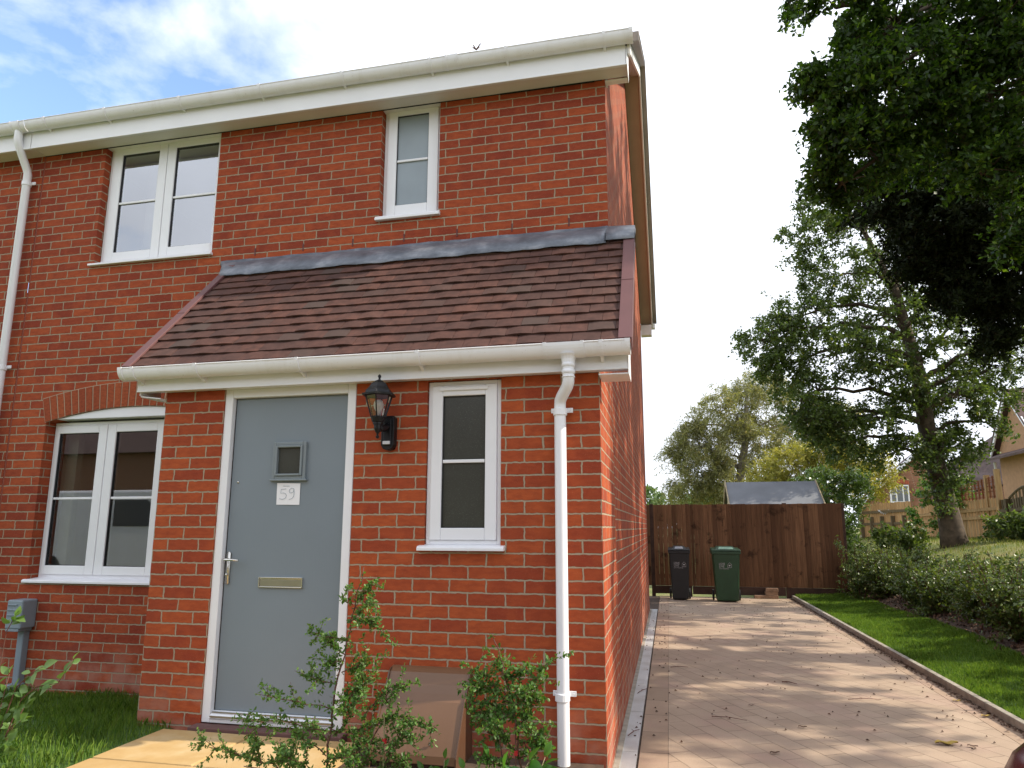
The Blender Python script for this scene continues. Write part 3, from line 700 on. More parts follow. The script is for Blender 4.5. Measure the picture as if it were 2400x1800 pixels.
g = MB(); hexp = lambda r, z: [(lx+r*math.cos(PI/6+k*PI/3+.2), ly+r*math.sin(PI/6+k*PI/3+.2), z) for k in range(6)]
b_, t_ = hexp(.044, 2.022), hexp(.083, 2.152)
for k in range(6): g.tube([b_[k], t_[k]], .0042, 5)
g.tube(b_+[b_[0]], .005, 5); g.tube(t_+[t_[0]], .006, 5); g.build('cage', M['lantern'], lan)
g = MB(); bi, ti = hexp(.042, 2.024), hexp(.080, 2.15)
for k in range(6): g.add([bi[k], bi[(k+1) % 6], ti[(k+1) % 6], ti[k]], [(0, 1, 2, 3)])
g.build('lantern_glass', glass_mat('lantern_glass', (.9, .9, .88), .02), lan)
g = MB(); g.lathe([(.104, 0), (.106, .010), (.085, .016), (.082, .03), (.066, .048), (.062, .052), (.046, .078), (.028, .088), (.024, .094), (.008, .10), (.006, .112), (.011, .118), (.010, .126), (.003, .134)], (lx, ly, 2.150), 6, ph=PI/6+.2); g.build('roof', M['lantern'], lan)
g = MB(); g.lathe([(.008, 0), (.012, .02), (.026, .05), (.030, .07), (.024, .09), (.010, .10)], (lx, ly, 2.028), 14); g.build('light_bulb', M['bulb'], lan, smooth=True)

pap = thing('paper_notice', 'white paper with handwritten 59 taped to the grey door', 'paper', (-1.995, .044, 1.512))
g = MB(); g.add([(-2.077, .042, 1.513), (-1.915, .042, 1.511), (-1.9145, .0405, 1.6465), (-2.078, .0405, 1.6505), (-1.996, .0395, 1.512), (-1.996, .0385, 1.6485)], [(0, 4, 5, 3), (4, 1, 2, 5)]); g.build('sheet', M['paper'], pap)
g = MB()
def stroke(pts): g.tube([(-2.0775+x*.162, .0368, 1.513+z*.137) for x, z in pts], .0011, 5)
stroke([(.42, .72), (.20, .71), (.19, .52), (.30, .54), (.40, .50), (.44, .40), (.40, .29), (.30, .245), (.17, .26), (.15, .30)])
stroke([(.74, .72), (.66, .76), (.57, .70), (.55, .60), (.60, .53), (.69, .54), (.75, .62), (.75, .73), (.77, .55), (.76, .38), (.68, .27), (.56, .24)])
stroke([(.27, .86), (.55, .85)])
g.build('number', M['ink'], pap)

# grey meter cabinet with its conduit
mc = thing('meter_cabinet', 'small grey plastic cable cabinet with conduit on the brick below the low window', 'cable box', (-4.86, P, .1))
g = MB(); g.box(-4.955, -4.80, .83, P-.001, .555, .785); g.build('cabinet', M['greybox'], mc, bevel=.012)
g = MB(); 
for z in (.62, .66, .70, .74): MB().box(-4.94, -4.85, .822, .8305, z, z+.012).build('rib', M['greybox'], mc, bevel=.003)
g.box(-4.948, -4.82, .835, .96, .535, .556); g.build('lower_lip', M['greybox'], mc, bevel=.004)
g = MB(); g.box(-4.905, -4.845, .91, P-.001, .06, .54); g.box(-4.925, -4.83, .86, P-.001, .02, .12); g.build('conduit', M['greybox'], mc, bevel=.008)
# half sunk gas meter box
gb = thing('gas_meter_box', 'brown sloping gas meter box half sunk against the brick by the bushes', 'meter box', (-1.0, -.15, .1))
X0, X1 = -1.232, -.752
prof = [(0, .585), (-.03, .575), (-.055, .56), (-.085, .505), (-.115, .465), (-.15, .43), (-.285, .195), (-.295, .155), (-.27, .155), (-.13, .40), (-.06, .52), (-.03, .545), (0, .56)]
g = MB(); g.sweep(prof, X0, X1); g.build('lid', M['brownbox'], gb, bevel=.003)
grp_side = simple('grp_side', (.10, .05, .028), .35)
for xx in (X0-.002, X1-.006):
    g = MB(); g.prism([(xx, 0, .58), (xx, -.035, .578), (xx, -.062, .565), (xx, -.092, .512), (xx, -.12, .475), (xx, -.157, .438), (xx, -.297, .192), (xx, -.305, .12), (xx, 0, .12)], (.010, 0, 0))
    g.build('side_wall', grp_side, gb, bevel=.003)
g = MB(); g.box(X0+.01, X1-.01, -.27, -.002, .05, .17); g.build('base', M['brownbox_dark'], gb)
g = MB(); g.lathe([(.010, 0), (.010, -.006), (.006, -.007), (.006, -.002)], (-.905, -.262, .248), 12, ax='y'); g.build('lock', M['chrome'], gb)

# ------------------------------------------------------------------ ground
def sm(a, b, x): t = np.clip((x-a)/(b-a), 0, 1); return t*t*(3-2*t)
def gz(x, y):
    """ground height: level drive, bank rising on the right"""
    x = np.asarray(x, float); y = np.asarray(y, float)
    h = .16*sm(3.7, 4.3, x)+.87*sm(4.1, 8.0, x)
    h = h*(sm(-3, 1, y)*.6+.4)
    far = sm(13.5, 24, y)*.95*sm(-2, 6, x)
    return np.maximum(h, far)
xs = np.concatenate([np.linspace(-400, -30, 8), np.linspace(-25, 3.70, 14), np.linspace(3.8, 14, 60), np.linspace(16, 60, 14), np.linspace(80, 500, 6)])
ys = np.concatenate([np.linspace(-300, -20, 6), np.linspace(-12, 40, 90), np.linspace(45, 120, 12), np.linspace(160, 700, 6)])
X, Y = np.meshgrid(xs, ys); Z = gz(X, Y)-.03+np.where((X > 3.75) & (X < 40) & (Y < 60), .035, 0)
V = np.stack([X, Y, Z], -1).reshape(-1, 3); nx = len(xs)
i, j = np.meshgrid(np.arange(len(ys)-1), np.arange(nx-1), indexing='ij'); k = (i*nx+j).ravel()
F = np.stack([k, k+1, k+nx+1, k+nx], 1)
struct(mesh_np('ground', V, F, M['bank'], smooth=True))
def slabgrid(name, x0, x1, y0, y1, z, mat, th=.2): return struct(MB().box(x0, x1, y0, y1, z-th, z).build(name, mat))
slabgrid('driveway', .312, 2.515, -9, 10.62, 0.0, M['paving'])
MB_ = MB(); MB_.box(.14, .31, -9, 10.62, -.2, .001); MB_.box(2.518, 2.66, -9, 10.62, -.2, .001); struct(MB_.build('driveway_edge_course', M['paving_edge']))
struct(MB().box(.128, .1395, -.3, 10.6, -.2, -.008).box(.3103, .3117, -9, 10.6, -.2, -.006).box(2.5153, 2.5177, -9, 10.6, -.2, -.006).box(-.3, .03, 8.2, 10.6, -.2, -.004).box(.0, .128, 8.25, 10.6, -.2, -.003).build('driveway_joints', M['soil']))
dr = MB(); 
for k in range(9): dr.box(.034, .126, -.30+k*.95+.002, -.30+(k+1)*.95-.002, -.05, .004)
tag(dr.build('drainage_channel', M['drain'], origin=(.08, 4, 0)), 'pale grey slotted drainage channel along the foot of the gable wall', 'drain')
MB().box(.001, .034, -.3, 8.2, -.1, .012).box(-.02, .03, -9, -.001, -.1, .10).build('wall_haunch', M['concrete']); struct(bpy.data.objects['wall_haunch'])
kb = MB()
for k in range(14): kb.box(2.662, 2.712, -2.5+k*.94+.002, -2.5+(k+1)*.94-.002, -.15, .062)
tag(kb.build('kerb_edging', M['concrete'], origin=(2.69, 4, 0), bevel=.006), 'low concrete edging between driveway and grass strip', 'kerb')
# grass strip beside the drive
V = []; ny = 40
vg = MB()
for a in range(ny):
    y0, y1 = -2.5+a*.33, -2.5+(a+1)*.33
    for x0, x1 in ((2.713, 3.2), (3.2, 3.9)):
        zf = lambda x, y: .03+.02*math.sin(y*1.3)+(x-2.713)*.05
        vg.add([(x0, y0, zf(x0, y0)), (x1, y0, zf(x1, y0)), (x1, y1, zf(x1, y1)), (x0, y1, zf(x0, y1))], [(0, 1, 2, 3)])
struct(vg.build('grass_verge', M['turf']))
vz = lambda x, y: .03+.02*np.sin(y*1.3)+(x-2.713)*.05
# planting bed under the hedge shrubs
bd = MB()
for a in range(30):
    y0, y1 = -1+a*.4, -1+(a+1)*.4
    pts = [(x, y) for x in (3.78, 4.3, 4.9) for y in (y0, y1)]
    zz = lambda x, y: float(gz(x, y))+.035
    for x0, x1 in ((3.78, 4.3), (4.3, 4.75)):
        bd.add([(x0, y0, zz(x0, y0)), (x1, y0, zz(x1, y0)), (x1, y1, zz(x1, y1)), (x0, y1, zz(x0, y1))], [(0, 1, 2, 3)])
struct(bd.build('planting_bed', M['soil']))
# front garden: lawn, soil bed, sandstone path
def fz(x, y): return np.where(y > -.1, .165-(y+.1)*.115, .165)+0*x
fl = MB()
for x0, x1 in ((-12, -5), (-5, -2.66)):
    for y0, y1 in ((-4.5, -.1), (-.1, P)):
        zz = lambda x, y: float(fz(x, y))
        fl.add([(x0, y0, zz(x0, y0)), (x1, y0, zz(x1, y0)), (x1, y1, zz(x1, y1)), (x0, y1, zz(x0, y1))], [(0, 1, 2, 3)])
fl.add([(-2.66, -.1, .165), (PL, 0, .165), (PL, P, .042)], [(0, 1, 2)])
struct(fl.build('front_lawn', M['turf']))
struct(MB().box(-2.9, -.02, -4.5, -.004, -.2, .125).build('garden_bed', M['soil']))
pth = MB(); rows = [(-.62, -.095), (-1.22, -.63), (-1.95, -1.23), (-2.7, -1.96), (-3.5, -2.71)]
for ri, (a, b) in enumerate(rows):
    cuts = [-2.66, -2.05, -1.38] if ri % 2 == 0 else [-2.66, -1.80, -1.38]
    for c in range(len(cuts)-1):
        x0, x1 = cuts[c]+.004, cuts[c+1]-.004; j = random.uniform(-.002, .002)
        pth.box(x0+(.02 if c == 0 else 0)*0, x1, a, b, .08, .178+j)
struct(pth.build('path', M['slab'], bevel=.008))

# ---- blades of grass
def blades(name, x0, x1, y0, y1, zf, n, h, w, mat, mask=None, lean=.35, kind='stuff'):
    x = RNG.uniform(x0, x1, n); y = RNG.uniform(y0, y1, n)
    if mask is not None: m = mask(x, y); x, y = x[m], y[m]
    n = len(x); z = zf(x, y); a = RNG.uniform(0, 2*PI, n); hh = h*RNG.uniform(.4, 1.25, n)*(1+.35*np.sin(x*7+1)*np.sin(y*5))
    d = np.stack([np.cos(a), np.sin(a)], 1); l1 = RNG.uniform(0, lean, n); 
    B = np.stack([x, y, z], 1); side = np.stack([-np.sin(a), np.cos(a), np.zeros(n)], 1)*(w*RNG.uniform(.6, 1.2, n))[:, None]
    mid = B+np.stack([d[:, 0]*hh*l1*.35, d[:, 1]*hh*l1*.35, hh*.55], 1); tip = B+np.stack([d[:, 0]*hh*l1*1.4, d[:, 1]*hh*l1*1.4, hh], 1)
    V = np.stack([B-side, B+side, mid+side*.7, tip, mid-side*.7], 1).reshape(-1, 3); k = np.arange(n)[:, None]*5
    ob = mesh_np(name, V, k+np.array([[0, 1, 2, 3, 4]]), mat)
    return tag(ob, kind='stuff')
tag(blades('lawn_grass', -6.2, -2.64, -2.2, P, fz, 42000, .058, .0022, M['grass'], lambda x, y: (x < -2.70) | ((y < -.02) & (x < -2.655))), 'long green grass of the front lawn beside the stone path', 'grass')
tag(blades('verge_grass', 2.715, 3.86, .9, 11.2, vz, 90000, .042, .0026, M['grass']), 'mown bright green grass strip between kerb and hedge', 'grass')
tag(blades('bank_grass', 4.4, 17, 1, 27, lambda x, y: gz(x, y), 70000, .075, .006, M['bankgrass'], lambda x, y: (x-.37)/(y+3.9) < .62), 'dry rough grass on the bank behind the hedge', 'grass')

# ------------------------------------------------------------------ close boarded fence, bins, bricks
fn = thing('garden_fence', 'dark brown close boarded fence across the end of the driveway', 'fence', (1.8, 10.65, 0))
def boards(mb, x0, x1, y, z0, z1, w=.092):
    x = x0
    while x < x1-.01:
        b = min(x+w, x1); j = random.uniform(-.003, .003); dz_ = random.uniform(-.006, .004)
        mb.hexa([(x, y-.008+j, z0), (b, y-.022+j, z0), (b, y, z0), (x, y, z0), (x, y-.008+j, z1+dz_), (b, y-.022+j, z1+dz_), (b, y, z1+dz_), (x, y, z1+dz_)]); x = b+.0015
for x0, x1, gap in ((-1.4, -.02, 0), (.055, .858, 0), (.86, 2.60, 0), (2.602, 3.69, 0)):
    m_ = MB(); boards(m_, x0, x1, 10.66, .205, 1.835); m_.build('board_panel', M['fence'], fn)
for x0, x1 in ((.05, 2.5),):
    pass
g = MB(); g.box(.79, 2.56, 10.64, 10.67, .045, .2); g.box(.055, .70, 10.64, 10.67, .05, .2); g.box(2.57, 3.69, 10.64, 10.67, .0, .2); g.build('gravel_board', M['fence_dark'], fn)
for x in (-.02, .705, 2.60, 3.67):
    w = .075; MB().box(x, x+w, 10.66 if x > 3 or x < 0 else 10.655, 10.74, -.1, 1.85 if x < 3 else 1.84).build('post', M['fence_dark'], fn, bevel=.004)
g = MB()
for z in (.35, 1.05, 1.65): g.box(-1.4, 3.69, 10.685, 10.73, z, z+.08)
g.build('rail', M['fence_dark'], fn)
fs_ = thing('side_fence', 'short return of dark brown fence running back from the fence end', 'fence', (3.75, 12, 0))
m_ = MB()
for k in range(30):
    y = 10.76+k*.1; m_.box(3.72, 3.742+(.006 if k % 2 else 0), y, y+.098, .1, 1.83)
m_.build('board_panel', M['fence'], fs_)

def text_mesh(s, size, name):
    cu = bpy.data.curves.new(name, 'FONT'); cu.body = s; cu.size = size; cu.align_x = 'LEFT'; cu.extrude = .0008; cu.resolution_u = 2
    o = bpy.data.objects.new(name, cu); COL.objects.link(o); dg = bpy.context.evaluated_depsgraph_get(); dg.update()
    me = bpy.data.meshes.new_from_object(o.evaluated_get(dg)); vs = [tuple(v.co) for v in me.vertices]; fs = [tuple(p.vertices) for p in me.polygons]
    COL.objects.unlink(o); bpy.data.objects.remove(o); bpy.data.curves.remove(cu); bpy.data.meshes.remove(me)
    return vs, fs
def bin_(x0, x1, yf, mat, lidm, label, wear):
    cx = (x0+x1)/2; w = x1-x0; b = thing('wheelie_bin', label, 'bin', (cx, yf+.25, 0), 'wheelie bins in front of the brown fence')
    t = .045*w/.45; H = .93
    g = MB(); y0, y1 = yf, yf+.40
    g.hexa([(x0+t, y0+.03, .02), (x1-t, y0+.03, .02), (x1-t, y1-.06, .02), (x0+t, y1-.06, .02), (x0, y0-.02, H), (x1, y0-.02, H), (x1, y1+.04, H), (x0, y1+.04, H)])
    g.build('body', mat, b, bevel=.02)
    g = MB(); g.box(x0-.016, x1+.016, y0-.04, y1+.05, H-.055, H); g.build('rim', mat, b, bevel=.008)
    g = MB(); e = .022
    g.hexa([(x0-e, y0-.055, H+.003), (x1+e, y0-.055, H+.003), (x1+e, y1+.06, H+.003), (x0-e, y1+.06, H+.003), (x0-e*.4, y0-.045, H+.03), (x1+e*.4, y0-.045, H+.03), (x1+e*.4, y1+.06, H+.055), (x0-e*.4, y1+.06, H+.055)])
    g.hexa([(x0+.05, y0-.01, H+.02), (x1-.05, y0-.01, H+.02), (x1-.05, y1+.02, H+.04), (x0+.05, y1+.02, H+.04), (x0+.09, y0+.04, H+.07), (x1-.09, y0+.04, H+.07), (x1-.09, y1-.02, H+.085), (x0+.09, y1-.02, H+.085)])
    g.build('lid', mat, b, bevel=.008)
    g = MB(); g.prism([(x0+.11, y0-.012, H+.034), (x1-.11, y0-.012, H+.034), (x1-.125, y0+.034, H+.074), (x0+.125, y0+.034, H+.074)], (0, -.003, .004)); g.build('lid_panel', lidm, b)
    g = MB(); g.tube([(x0+.03, y1+.09, H+.0), (x1-.03, y1+.09, H+.0)], .016, 8); g.build('handle', mat, b)
    for x in (x0-.012, x1-.028):
        g = MB(); g.lathe([(.06, 0), (.10, .004), (.10, .036), (.06, .04)], (x, y1+.0, .10), 18, ax='x'); g.build('wheel', M['rubber'], b)
    # printed mark
    s = .165*w/.36 if w < .4 else .165*w/.42; ox = x0+.09*w/.4; oz = .60
    g = MB(); yy = lambda z: yf+.03-.05*(z-.02)/(H-.02)-.0035
    for txt, size, dx_, dz_, sx in (('LOVE', .058, 0, .075, .78), ('LIVE', .058, 0, .03, .90), ('Love Recycling', .030, 0, 0, .93)):
        vs, fs = text_mesh(txt, size, 't'); g.add([(ox+v[0]*sx, yy(oz+dz_+v[1])+v[2], oz+dz_+v[1]) for v in vs], fs)
    hx, hz = ox+.155, oz+.028
    hp = [(0, 0), (0, .055), (.035, .09), (.07, .055), (.07, 0), (0, 0)]
    def ln(pts, r): g.tube([(hx+x, yy(hz+z)-.001, hz+z) for x, z in pts], r, 4)
    ln(hp, .0035)
    g.add([(hx+.035+.021*x, yy(hz+.038)-.002, hz+.038+.021*z) for x, z in ((0, -.9), (.75, 0), (.8, .5), (.45, .8), (0, .4), (-.45, .8), (-.8, .5), (-.75, 0))], [tuple(range(8))])
    g.build('printed_mark', M['binmark'], b)
    return b
bin_(.345, .725, 9.80, M['binblack'], M['binlid'], 'narrow black wheelie bin with white printed mark, left of the green bin', 0)
bin_(1.145, 1.64, 9.66, M['bingreen'], M['binlidg'], 'wide dark green wheelie bin with white printed mark', 0)
for i, (x, y, z, rz, lab) in enumerate(((2.28, 10.52, 0, 0, 'lowest brick of the small stack by the fence foot'), (2.27, 10.525, .068, .08, 'middle brick of the small stack by the fence foot'), (2.285, 10.52, .136, -.05, 'topmost brick of the small stack by the fence foot'), (2.06, 10.50, 0, .15, 'single loose brick lying left of the brick stack'))):
    g = MB(); g.box(-.115, .115, -.05, .05, 0, .065); o = g.build('loose_brick', M['loosebrick'], bevel=.005); o.location = (x, y, z); o.rotation_euler.z = rz; tag(o, lab, 'brick', 'loose bricks at the foot of the fence')

# garden shed beyond the fence
sh = thing('garden_shed', 'wooden shed with grey felt roof showing above the brown fence', 'shed', (2.8, 13.8, 0))
MB().box(1.86, 3.80, 13.25, 14.65, -.05, 1.93).build('wall', M['shedwood'], sh)
g = MB(); g.prism([(1.86, 13.25, 1.93), (1.86, 14.65, 1.93), (1.86, 13.95, 2.40)], (1.94, 0, 0)); g.build('gable', M['shedwood'], sh)
g = MB(); g.prism([(1.80, 13.0, 1.80), (1.80, 13.95, 2.46), (1.80, 14.9, 1.80), (1.80, 14.9, 1.82), (1.80, 13.95, 2.485), (1.80, 13.0, 1.82)], (2.10, 0, 0)); g.build('roof', M['felt'], sh)
for x in (1.775, 3.902):
    g = MB(); g.prism([(x, 12.99, 1.76), (x, 12.99, 1.85), (x, 13.95, 2.53), (x, 14.91, 1.85), (x, 14.91, 1.76), (x, 13.95, 2.43)], (.022, 0, 0)); g.build('barge_board', M['shedwood'], sh)

# ------------------------------------------------------------------ plants
def rib(n): return RNG.normal(size=(n, 3))
def bez(a, b, sag, n=7, jit=0):
    a, b = np.array(a, float), np.array(b, float); t = np.linspace(0, 1, n)[:, None]
    p = a+(b-a)*t; p[:, 2] += sag*4*(t[:, 0]*(1-t[:, 0]))
    if jit: p[1:-1] += RNG.normal(size=(n-2, 3))*jit
    return p
def tree(name, label, cat, basep, trunk, trad, blobs, nclu, nleaf, spread, leaf, mat, bark, group=None, up=.3, droop=0, limbs=True, two=False, surf=.55, twigs=True, pinch=1.0):
    """trunk: polyline; blobs: (cx,cy,cz,rx,ry,rz,weight). leaves gather in clusters at the ends of real branches"""
    t = thing(name, label, cat, basep, group)
    tb = MB(); tb.tube(trunk, trad, 12); T = np.array(trunk, float)
    W = np.array([b[6] for b in blobs], float); W /= W.sum(); cent = []; leafP = []
    seg = []
    for k in range(len(T)-1):
        for u in np.linspace(0, 1, 8, endpoint=False): seg.append((T[k]*(1-u)+T[k+1]*u, trad[k]*(1-u)+trad[k+1]*u))
    SP = np.array([s[0] for s in seg]); SR = np.array([s[1] for s in seg])
    for b, w in zip(blobs, W):
        c = np.array(b[:3]); r = np.array(b[3:6])
        # limb from the trunk to the middle of the mass
        if limbs:
            dd = np.linalg.norm(SP-(c-np.array([0, 0, r[2]*.8])), axis=1); i0 = int(np.argmin(dd)); s0 = SP[i0]; rr = min(SR[i0]*.55, .05+.03*r.max())
            lp = bez(s0, c, .12*np.linalg.norm(c-s0), 8, .06*r.min()); tb.tube(lp, list(np.linspace(rr, rr*.35, 8)), 7)
        else: lp = np.array([c]); rr = .03
        n = max(1, int(nclu*w)); d = unit(rib(n)); rad = RNG.uniform(0, 1, n)**(1/3.); rad = np.where(RNG.uniform(size=n) < surf, RNG.uniform(.75, 1.05, n), rad)
        cc = c+d*rad[:, None]*r; cent.append(cc)
        for q in cc[::2 if twigs else 10**6]:
            j = lp[int(np.argmin(np.linalg.norm(lp-q, axis=1)))]
            tb.tube(bez(j, q, .08*np.linalg.norm(q-j), 4, .05*r.min()), [rr*.32, rr*.2, rr*.12, .006], 4, cap=False)
    out_ = unit(np.concatenate([q-np.array(b[:3]) for q, b in zip(cent, blobs)])+rib(sum(len(q) for q in cent))*.35); cent = np.concatenate(cent)
    # every cluster is a spray of short twigs with the leaves set along them
    K = 6; n = len(cent); tw_ = unit(out_[:, None, :].repeat(K, 1).reshape(-1, 3)*.8+rib(n*K)*.75+np.array([0, 0, -.15-droop])); ln = spread*RNG.uniform(1.0, 3.2, n*K)
    st_ = cent.repeat(K, 0)+rib(n*K)*spread*.35; m = max(2, nleaf//(n*K)); u = RNG.uniform(.1, 1, (n*K, m))
    q = st_[:, None, :]+tw_[:, None, :]*(ln[:, None]*u)[:, :, None]
    q[:, :, 2] -= (droop*.9+.12)*ln[:, None]*u*u
    P_ = (q+RNG.normal(size=q.shape)*spread*.2).reshape(-1, 3)
    # thin twigs as three sided slivers
    e_ = st_+tw_*ln[:, None]; e_[:, 2] -= (droop*.9+.12)*ln; sd_ = unit(np.cross(tw_, rib(n*K)))*.004; hh_ = unit(np.cross(tw_, sd_))*.004
    TV = np.stack([st_-sd_, st_+sd_, st_+hh_, e_], 1).reshape(-1, 3); kk = np.arange(n*K)[:, None]*4
    tb.add(TV.tolist(), np.concatenate([kk+np.array([[0, 1, 3]]), kk+np.array([[1, 2, 3]]), kk+np.array([[2, 0, 3]])]).tolist())
    V, F = (leaf_quads if two else leaf_one)(P_, leaf[0], leaf[1], up, droop)
    mesh_np('crown', V, F, mat, t)
    tb.build('trunk', bark, t, smooth=True)
    return t

# the big oak in the middle distance
tree('oak_tree', 'tall spreading oak with visible trunk, standing on the bank beside the light fence', 'tree', (7.0, 14.9, .95),
     [(7.2, 14.9, .7), (7.15, 14.9, 1.2), (7.1, 14.9, 1.8), (6.95, 14.9, 2.8), (6.82, 14.9, 3.9), (6.8, 14.9, 5), (6.62, 14.9, 6.2), (6.45, 14.9, 7.4), (5.85, 14.9, 9.1), (5.4, 15, 10)], [.36, .28, .24, .215, .2, .18, .14, .11, .06, .03],
     [(3.23, 14.6, 6.24, 0.79, 0.87, 0.62, 1), (4.08, 14.9, 6.98, 0.92, 1.01, 0.69, 1), (3.38, 14.5, 5.51, 0.56, 0.61, 0.5, 0.6), (5.01, 14.9, 7.99, 0.92, 1.01, 0.69, 1), (4.51, 15.2, 9.27, 0.71, 0.78, 0.71, 0.8), (4.85, 14.9, 10.23, 0.7, 0.78, 0.47, 0.6), (5.85, 15.2, 9.52, 0.94, 1.03, 0.7, 0.9), (3.83, 14.4, 4.68, 0.66, 0.72, 0.55, 0.8), (4.5, 14.4, 3.99, 0.65, 0.71, 0.49, 0.7), (4.76, 14.5, 5.78, 0.99, 1.09, 0.66, 1), (6.18, 14.9, 6.84, 1.12, 1.23, 0.67, 1), (5.68, 14.3, 5.35, 0.75, 0.83, 0.54, 0.7), (7.32, 14.9, 6.08, 1.1, 1.21, 0.66, 1), (8.26, 15.3, 5.22, 0.88, 0.97, 0.55, 0.8), (7.32, 14.5, 4.55, 0.84, 0.93, 0.53, 0.7), (5.63, 14.5, 4.07, 0.64, 0.71, 0.43, 0.5), (5.94, 14.5, 3.21, 0.58, 0.64, 0.4, 0.5), (7.45, 15.2, 3.35, 0.6, 0.66, 0.38, 0.5), (7.97, 14.9, 3.95, 0.59, 0.64, 0.32, 0.35), (6.71, 14.9, 8.21, 1.13, 1.24, 0.79, 1), (8.18, 15.3, 7.3, 1.24, 1.36, 0.67, 0.8), (8.97, 15.2, 5.84, 0.87, 0.96, 0.55, 0.5), (6.33, 14.4, 4.68, 0.53, 0.59, 0.43, 0.4), (6.41, 14.55, 2.88, 0.26, 0.29, 0.26, 0.12), (7.0, 14.5, 3.3, .35, .35, .5, .25), (6.75, 14.5, 2.2, .3, .3, .35, .15), (7.3, 14.5, 2.5, .3, .3, .4, .15), (4.1, 14.3, 4.0, .6, .7, .45, .6), (4.7, 14.3, 3.4, .5, .6, .35, .45), (8.9, 15, 4.7, .7, .8, .4, .4)],
     950, 84000, .15, (.092, .060), M['leaf_oak'], M['bark'], two=False)
# near tree whose leafy boughs hang in from the right (trunk outside the picture); unseen crown masses added to shade drive and gable
tree('overhanging_oak', 'leafy oak boughs hanging in from the top right corner', 'tree', (9.6, 4.6, 1.0),
     [(9.8, 4.6, .6), (9.6, 4.6, 1.6), (9.2, 4.7, 4), (8.6, 4.9, 6.5), (8.0, 5, 9), (7.6, 5, 11)], [.45, .36, .3, .24, .17, .08],
     [(2.54, 4.9, 7.19, 0.22, 0.24, 0.17, 0.5), (2.64, 4.9, 6.74, 0.31, 0.34, 0.22, 0.8), (2.98, 4.9, 7.53, 0.28, 0.31, 0.25, 0.7), (2.6, 5.1, 6.34, 0.23, 0.25, 0.23, 0.5), (3.04, 5.1, 6.34, 0.51, 0.56, 0.39, 1.4), (2.79, 5.2, 5.88, 0.34, 0.37, 0.2, 0.6), (3.36, 4.9, 7.03, 0.61, 0.67, 0.5, 1.8), (3.6, 5.1, 8.02, 0.69, 0.76, 0.34, 1.6), (2.77, 4.7, 8.11, 0.39, 0.43, 0.08, 0.35), (2.2, 4.7, 8.3, 0.23, 0.25, 0.06, 0.15), (4.27, 5.2, 7.6, 0.74, 0.81, 0.57, 2), (4.8, 4.9, 7.65, 0.6, 0.66, 0.49, 1.6), (3.99, 5.4, 6.65, 0.69, 0.76, 0.52, 1.6), (4.67, 5.2, 6.67, 0.61, 0.67, 0.61, 1.6), (4.7, 5.2, 4.91, 0.19, 0.35, 0.32, 0.6), (4.44, 5.2, 5.86, 0.49, 0.54, 0.33, 0.9), (5.6, 4.6, 9.3, 1.3, 1.6, .8, 1.4), (6.4, 3.6, 5.9, 1.0, 1.4, .8, 1.5), (7.8, 2.9, 6.0, 1.3, 1.5, 1.1, 2.2), (8.6, 4.8, 6.2, 1.4, 1.4, 1.1, 1.8), (7.9, 3.9, 7.9, 1.5, 1.6, 1.0, 1.8), (8.4, 6.8, 6.6, 1.5, 1.5, 1.2, 1.8), (9.6, 3.4, 7.9, 1.5, 1.7, 1.2, 1.6), (8.9, 2.2, 6.7, 1.3, .85, .9, 2.2), (9.5, 2.3, 8.4, 1.2, .95, 1.0, 2.4), (9.5, 3.3, 9.8, 1.3, 1.2, 1.0, 2.2), (9.6, 2.25, 10.7, 1.0, .95, .8, 2.2), (9.5, 3.1, 11.5, 1.1, .95, .7, 2.0), (9.5, 2.35, 11.6, .9, .75, .6, 1.5), (9.5, 4.7, 11.1, 1.2, 1.1, 1.0, 1.8), (9.5, 6.3, 11.0, 1.2, 1.1, 1.0, 1.8), (9.3, 7.9, 10.8, 1.2, 1.1, 1.0, 1.6), (7.4, 6.4, 8.3, 1.4, 1.4, 1.1, 1.2)],
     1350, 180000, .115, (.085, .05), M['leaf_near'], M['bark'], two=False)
tree('dark_evergreen_tree', 'very dark dense evergreen at the right edge behind the oak boughs', 'tree', (8.8, 9.3, 1.0),
     [(8.8, 9.3, .7), (8.8, 9.3, 4), (8.6, 9.3, 8), (8.5, 9.3, 13)], [.4, .34, .25, .05],
     [(4.65, 8.9, 7.27, 0.7, 0.77, 0.39, 1.2), (5.3, 8.9, 6.62, 0.84, 0.93, 0.54, 1.6), (6.06, 9.1, 5.99, 0.91, 1.01, 0.61, 1.8), (4.9, 8.7, 6.01, 0.38, 0.41, 0.26, 0.6), (5.5, 8.7, 5.4, 0.5, 0.57, 0.3, 0.6), (6.27, 8.9, 5.15, 0.55, 0.65, 0.4, 0.9), (5.06, 9.3, 8.03, 0.97, 1.07, 0.49, 1.3), (6.08, 9.3, 7.4, 1.1, 1.21, 0.71, 2), (6.9, 9.5, 7.07, 0.79, 1.04, 0.94, 1.2), (6.15, 9.7, 8.75, 1.32, 1.46, 0.66, 1.2), (5.87, 8.7, 4.48, 0.29, 0.32, 0.16, 0.3), (8.3, 9.1, 7.4, 1.6, 1.6, 1.4, 1.4), (7.8, 9.2, 9.6, 1.6, 1.6, 1.4, 1.2), (8.6, 8.9, 5.8, 1.4, 1.4, 1.1, 1.0), (9.6, 9.5, 8.2, 1.6, 1.6, 1.4, 1.0)],
     850, 125000, .14, (.10, .045), M['leaf_dark'], M['bark'], up=.1, pinch=.8)
